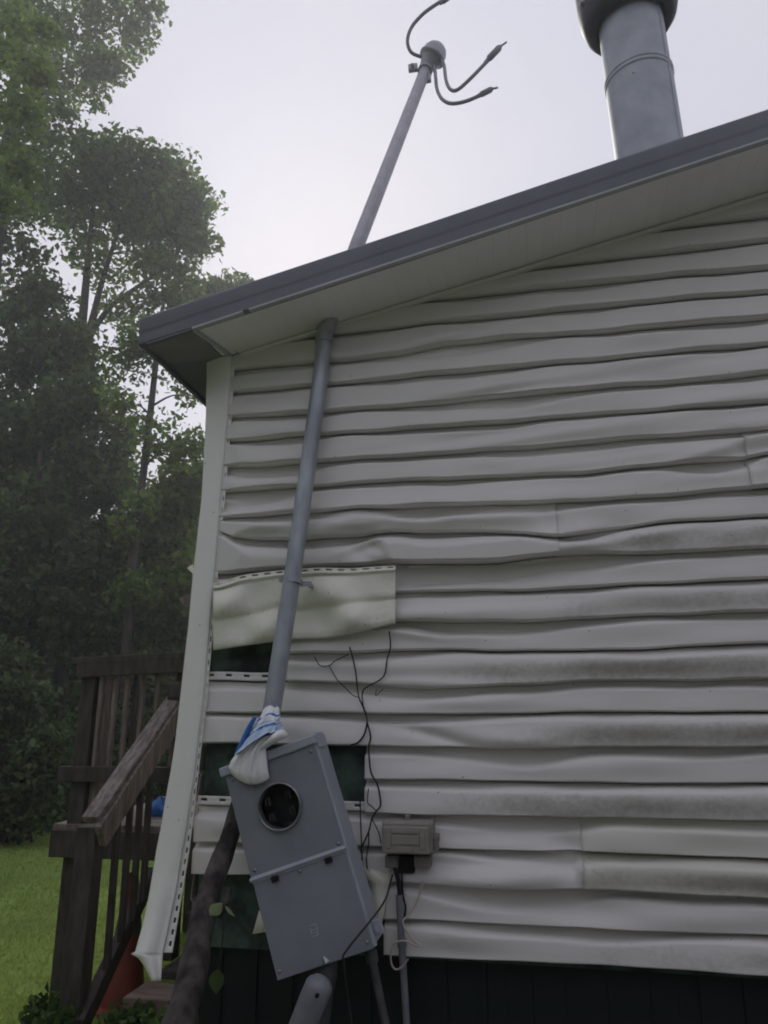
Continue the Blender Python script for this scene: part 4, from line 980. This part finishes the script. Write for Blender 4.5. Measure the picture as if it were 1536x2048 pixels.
def tree(name, label, trunks, clusters, size, mt, seed, group='trees of the woods left of the house', bark='bark', limbs=10):
    rs_ = np.random.RandomState(seed)
    b0 = np.array(trunks[0][0][0]); b0[2] = max(0, min(b0[2], .3))
    t = thing(name, b0, label, 'tree', group)
    m = MB(); 
    for pts, r0, r1 in trunks:
        pp = bez(pts, 5); m.tube(pp, list(np.linspace(r0, r1, len(pp))), 10)
    P = scatter(clusters, rs_)
    # limbs reaching from the trunk into the crown
    allp = np.concatenate([np.array(bez(x[0], 5)) for x in trunks])
    for k in range(limbs):
        q = P[rs_.randint(len(P))]; cand = allp[allp[:, 2] < q[2]-.2] if (allp[:, 2] < q[2]-.2).any() else allp
        a = cand[np.argmin(((cand-q)**2).sum(1))]
        mid = (a+q)/2+np.array([0, 0, .12*np.linalg.norm(q-a)]); L_ = np.linalg.norm(q-a)
        pp = bez([a, mid, q], 4); m.tube(pp, list(np.linspace(min(.06, .016*L_+.012), .006, len(pp))), 6)
    m.build('trunk', MT[bark], t)
    leaves_mesh(P, size, 'crown', MT[mt], t, rs_=rs_)
    return t
def TP(px, py, Y): return V(px, py, Y)
def up_trunk(pts, Y, r0, r1):
    p = [TP(a, b, Y) for a, b in pts]; g = p[0].copy(); g[2] = 0; 
    return ([g]+p, r0, r1)
N_ = 1.0
tree('locust_tree', 'bright yellow-green leaved branches hanging in at the upper left edge', [up_trunk([(-160, 1300), (-170, 700), (-150, 200)], 4.2, .16, .07)],
     [(20, 110, 62, 95, 4.2, 700, .12), (-10, 260, 80, 120, 4.2, 850, .12), (60, 230, 45, 50, 4.2, 380, .10), (0, 380, 60, 70, 4.2, 560, .11), (50, 345, 32, 26, 4.3, 350, .1), (-40, 30, 80, 80, 4.2, 600, .12), (80, 150, 26, 26, 4.3, 260, .1), (90, 60, 24, 20, 4.3, 180, .1)], .075, 'leaf_b', 11)
DENS = .62
tree('poplar_tree', 'tallest tree with drooping branch tips against the sky at the top left', [up_trunk([(-60, 1200), (-30, 700), (20, 250), (60, -60)], 9.5, .26, .10)],
     [(120, 60, 120, 80, 9.5, 3800, .22), (230, 40, 75, 55, 9.5, 1700, .2), (285, 10, 35, 30, 9.5, 450, .16), (200, 130, 60, 40, 9.5, 1100, .18), (235, 140, 30, 22, 9.5, 260, .14), (90, 170, 80, 60, 9.5, 1600, .22), (188, 190, 22, 30, 9.5, 240, .12), (130, 235, 30, 28, 9.5, 300, .14), (40, 30, 90, 90, 9.5, 1800, .25), (180, -60, 150, 60, 9.5, 1600, .25), (90, 290, 60, 50, 9.5, 1100, .22), (40, 250, 60, 60, 9.5, 1200, .22), (50, 400, 70, 60, 9.7, 1200, .24)], .115, 'leaf', 12)
tree('maple_tree', 'broad round-crowned tree with forked trunk left of the eave', [up_trunk([(140, 1150), (150, 760), (165, 640), (178, 500), (190, 380)], 11.5, .20, .05), ([TP(150, 760, 11.5), TP(185, 640, 11.5), (TP(205, 560, 11.5)), TP(250, 420, 11.5)], .12, .04), ([TP(165, 700, 11.5), TP(215, 620, 11.5), TP(280, 570, 11.5), TP(350, 520, 11.5)], .08, .03)],
     [(250, 370, 115, 75, 11.5, 5200, .24), (190, 320, 55, 45, 11.5, 1700, .22), (340, 350, 50, 45, 11.5, 1500, .2), (380, 420, 50, 55, 11.5, 1700, .2), (400, 480, 36, 45, 11.5, 1000, .18), (300, 470, 95, 70, 11.6, 3400, .24), (330, 560, 70, 45, 11.5, 1500, .22), (160, 440, 60, 60, 11.6, 1500, .24), (200, 520, 45, 60, 11.5, 700, .24), (255, 600, 60, 50, 11.5, 800, .24), (110, 330, 50, 50, 11.5, 1000, .22), (360, 610, 50, 26, 11.6, 500, .2), (120, 400, 60, 60, 11.6, 1300, .24), (270, 350, 90, 60, 11.2, 1800, .22), (330, 430, 80, 60, 11.2, 1500, .22)], .125, 'leaf', 13, limbs=16)
tree('sycamore_tree', 'slender tree with thin leafy branches and bare trunk beside the corner post', [up_trunk([(255, 1260), (268, 1100), (285, 960), (298, 850), (308, 760), (318, 660)], 8.5, .085, .05)],
     [(300, 690, 60, 40, 8.5, 900, .18), (350, 735, 50, 30, 8.5, 300, .16), (255, 720, 45, 50, 8.5, 800, .16), (385, 800, 26, 20, 8.5, 130, .13), (250, 800, 40, 30, 8.5, 420, .15), (330, 840, 40, 16, 8.5, 110, .13), (385, 890, 36, 30, 8.6, 500, .16), (285, 860, 30, 25, 8.5, 200, .14), (340, 910, 50, 30, 8.6, 600, .17), (262, 1180, 36, 40, 8.2, 500, .15), (285, 1000, 30, 26, 8.2, 260, .14), (250, 1060, 30, 30, 8.3, 250, .14)], .095, 'leaf', 14, limbs=14)
tree('background_tree', 'low far crown just showing above the roof edge', [up_trunk([(440, 1100), (445, 700)], 15, .16, .08)],
     [(450, 575, 48, 26, 15, 900, .2), (400, 600, 40, 30, 15, 700, .2), (495, 572, 16, 14, 15, 130, .14), (430, 640, 60, 30, 15, 600, .25), (375, 595, 26, 20, 15, 250, .16)], .15, 'leaf', 15)
tree('vine_draped_tree', 'dark tree draped in vines down to the ground at the left', [up_trunk([(100, 1150), (118, 950), (135, 760), (140, 640)], 10.0, .17, .08)],
     [(120, 700, 70, 70, 9.8, 2600, .22), (150, 820, 60, 80, 9.6, 2600, .22), (60, 620, 75, 70, 10, 1900, .25), (40, 760, 80, 90, 9.8, 2800, .25), (80, 880, 70, 60, 9.6, 1900, .24), (180, 920, 40, 60, 9.6, 1300, .2), (190, 1000, 40, 60, 9.6, 1200, .2), (20, 940, 60, 90, 9.6, 2000, .25), (60, 520, 40, 50, 10, 500, .25), (20, 480, 50, 60, 10, 600, .25), (70, 600, 50, 50, 10.2, 800, .22), (225, 860, 40, 60, 10.2, 1100, .2), (110, 1010, 60, 70, 9.4, 1600, .2)], .13, 'leaf_d', 16)
DENS = .9
tree('woodland_tree', 'dark leafy woodland tree filling the left edge at mid height', [up_trunk([(60, 1250), (70, 1050), (85, 900)], 9.0, .12, .06)],
     [(60, 1060, 90, 80, 9, 3600, .22), (150, 1120, 70, 70, 9.2, 2600, .22), (30, 1170, 80, 70, 8.8, 2600, .22), (120, 1220, 70, 55, 9, 2000, .22), (10, 1280, 50, 60, 8.8, 1200, .2)], .11, 'leaf_d', 17)
tree('woodland_tree', 'dense woodland tree between the slender trunk and the corner post', [up_trunk([(350, 1300), (352, 1150), (350, 1000)], 10.0, .11, .05)],
     [(340, 1000, 70, 60, 10, 2600, .2), (390, 965, 50, 45, 10.2, 1400, .2), (320, 1090, 70, 60, 10, 2400, .2), (370, 1180, 60, 70, 9.6, 2400, .2), (260, 1050, 45, 60, 10.4, 1500, .2), (230, 960, 50, 50, 10.6, 1400, .22)], .11, 'leaf', 18)
tree('woodland_tree', 'shaded woodland tree behind the deck railing', [up_trunk([(240, 1450), (245, 1300), (250, 1150)], 9.6, .10, .05)],
     [(230, 1160, 70, 70, 9.8, 2200, .2), (200, 1260, 80, 60, 9.4, 2400, .2), (300, 1270, 80, 70, 9.6, 2600, .2), (250, 1380, 90, 70, 9, 2600, .2), (360, 1380, 70, 70, 9.2, 2000, .2)], .10, 'leaf_d', 19)
# understorey shrubs
def shrub(label, clusters, size, mt, seed, stems):
    rs_ = np.random.RandomState(seed); P = scatter(clusters, rs_); b0 = np.array([P[:, 0].mean(), P[:, 1].mean(), 0])
    t = thing('shrub', b0, label, 'shrub', 'shrubs along the edge of the woods'); m = MB()
    for k in range(stems):
        q = P[rs_.randint(len(P))]; a = b0+np.array([rs_.randn()*.25, rs_.randn()*.2, 0]); pp = bez([a, (a+q)/2+np.array([0, 0, .2]), q], 4); m.tube(pp, list(np.linspace(.022, .005, len(pp))), 6)
    m.build('stem', MT['bark'], t); leaves_mesh(P, size, 'foliage', MT[mt], t, rs_=rs_)
shrub('big lighter green shrub left of the deck railing', [(45, 1400, 60, 70, 6.2, 1700, .14), (85, 1520, 45, 65, 6.0, 1300, .13), (30, 1530, 60, 80, 6.2, 1700, .14), (10, 1330, 50, 60, 6.4, 1000, .14), (60, 1610, 50, 45, 6.0, 900, .13), (0, 1640, 50, 40, 6.2, 700, .13)], .085, 'leaf_s', 31, 14)
shrub('low dark shrub behind the left deck post', [(150, 1560, 60, 70, 7.6, 1500, .15), (130, 1640, 60, 40, 7.4, 900, .15), (220, 1600, 70, 60, 7.8, 1400, .15), (170, 1470, 60, 60, 8, 1100, .16)], .085, 'leaf_d', 32, 10)
shrub('dark undergrowth shrub seen through the stair balusters', [(300, 1560, 80, 70, 8, 1800, .16), (370, 1530, 60, 80, 8.2, 1300, .16), (280, 1640, 90, 30, 7.8, 900, .15), (300, 1470, 80, 60, 8.4, 1300, .16)], .085, 'leaf_d', 33, 10)
# distant woods closing the view, one mass
def woods():
    rs_ = np.random.RandomState(41); cl = []
    for px in range(-160, 520, 60):
        for py, n in ((1560, 700), (1460, 700), (1360, 800), (1260, 800), (1160, 800), (1070, 700)):
            cl.append((px+rs_.randn()*18, py+rs_.randn()*18, 60, 65, 14+rs_.rand()*2, n, .3))
        cl.append((px, 1320, 60, 40, 15, 700, .3)); cl.append((px+30, 1410, 60, 40, 15, 700, .3)); cl.append((px, 1610, 60, 30, 15, 500, .25))
        if px < 120: cl.append((px, 960, 60, 70, 15, 700, .3)); cl.append((px-40, 840, 60, 70, 15, 600, .3))
        if px < 60: cl.append((px-40, 720, 60, 70, 15, 500, .3)); cl.append((px-60, 600, 60, 70, 15, 400, .3))
    P = scatter(cl, rs_)
    n = 26000; a = rs_.rand(n)*2*np.pi                 # unseen ring behind the camera, added to block low light on the wall
    a = R(95)+rs_.rand(n)*R(200); rad = 9.5+5*rs_.rand(n); hh = (5.7+2*np.sin(a*7)+1.5*np.sin(a*17))
    Q = np.stack([np.sin(a)*rad, CAM[1]+np.cos(a)*rad, rs_.rand(n)**.9*hh], 1)
    n2 = 16000; a2 = np.concatenate([R(-18)+rs_.rand(n2//2)*R(115), R(290)+rs_.rand(n2//2)*R(30)])   # and on behind the house and far left
    r2 = 15+4*rs_.rand(n2); h2 = 4.6+1.2*np.sin(a2*9)+.8*np.sin(a2*21)
    Q = np.concatenate([Q, np.stack([np.sin(a2)*r2, CAM[1]+np.cos(a2)*r2, rs_.rand(n2)**.9*h2], 1)])
    o = leaves_mesh(P, .17, 'distant_woods', MT['leaf_d'], rs_=rs_); tag(o, 'dense dark woods closing the view behind the lawn', 'woods', kind='stuff')
    b = leaves_mesh(Q, .55, 'unseen_shade_woods', MT['leaf_d'], rs_=rs_); tag(b, 'unseen woods added to block low light, continued behind the house', 'woods', kind='stuff')
woods()
# weeds by the newel post
for lab, cl, s in (('leafy weeds at the foot of the deck post', [(95, 2018, 38, 18, .55, 190, .045), (125, 2040, 34, 14, .3, 140, .04)], 51), ('dark weeds growing under the bottom stair', [(255, 2045, 45, 10, .30, 170, .045), (330, 2050, 30, 10, .15, 90, .045)], 52)):
    rs_ = np.random.RandomState(s); P = scatter(cl, rs_); b0 = np.array([P[:, 0].mean(), P[:, 1].mean(), 0]); t = thing('weed_clump', b0, lab, 'weeds', 'weeds by the deck')
    m = MB()
    for k in range(16):
        q = P[rs_.randint(len(P))]; m.tube([np.array([q[0]+rs_.randn()*.02, q[1]+rs_.randn()*.02, 0]), q], [.003, .0015], 5)
    m.build('stem', MT['leaf_d'], t); leaves_mesh(P, .04, 'foliage', MT['leaf_d'], t, rs_=rs_)

# ------------------------------------------------------------------ haze volume, added to imitate lens glare round the sun
m = MB(); m.box((0, 90, 11.5), (310, 310, 25)); hz = m.build('haze', None, origin=(0, 90, -1)); tag(hz, 'thin haze added to imitate glare round the sun', 'haze', kind='stuff')
hm = bpy.data.materials.new('haze'); hm.use_nodes = True; hn = hm.node_tree.nodes; hn.clear()
ho = hn.new('ShaderNodeOutputMaterial'); pv = hn.new('ShaderNodeVolumePrincipled'); pv.inputs['Color'].default_value = (.95, .95, 1, 1); pv.inputs['Density'].default_value = .0057; pv.inputs['Anisotropy'].default_value = .58
hm.node_tree.links.new(pv.outputs[0], ho.inputs['Volume']); hz.data.materials.append(hm)
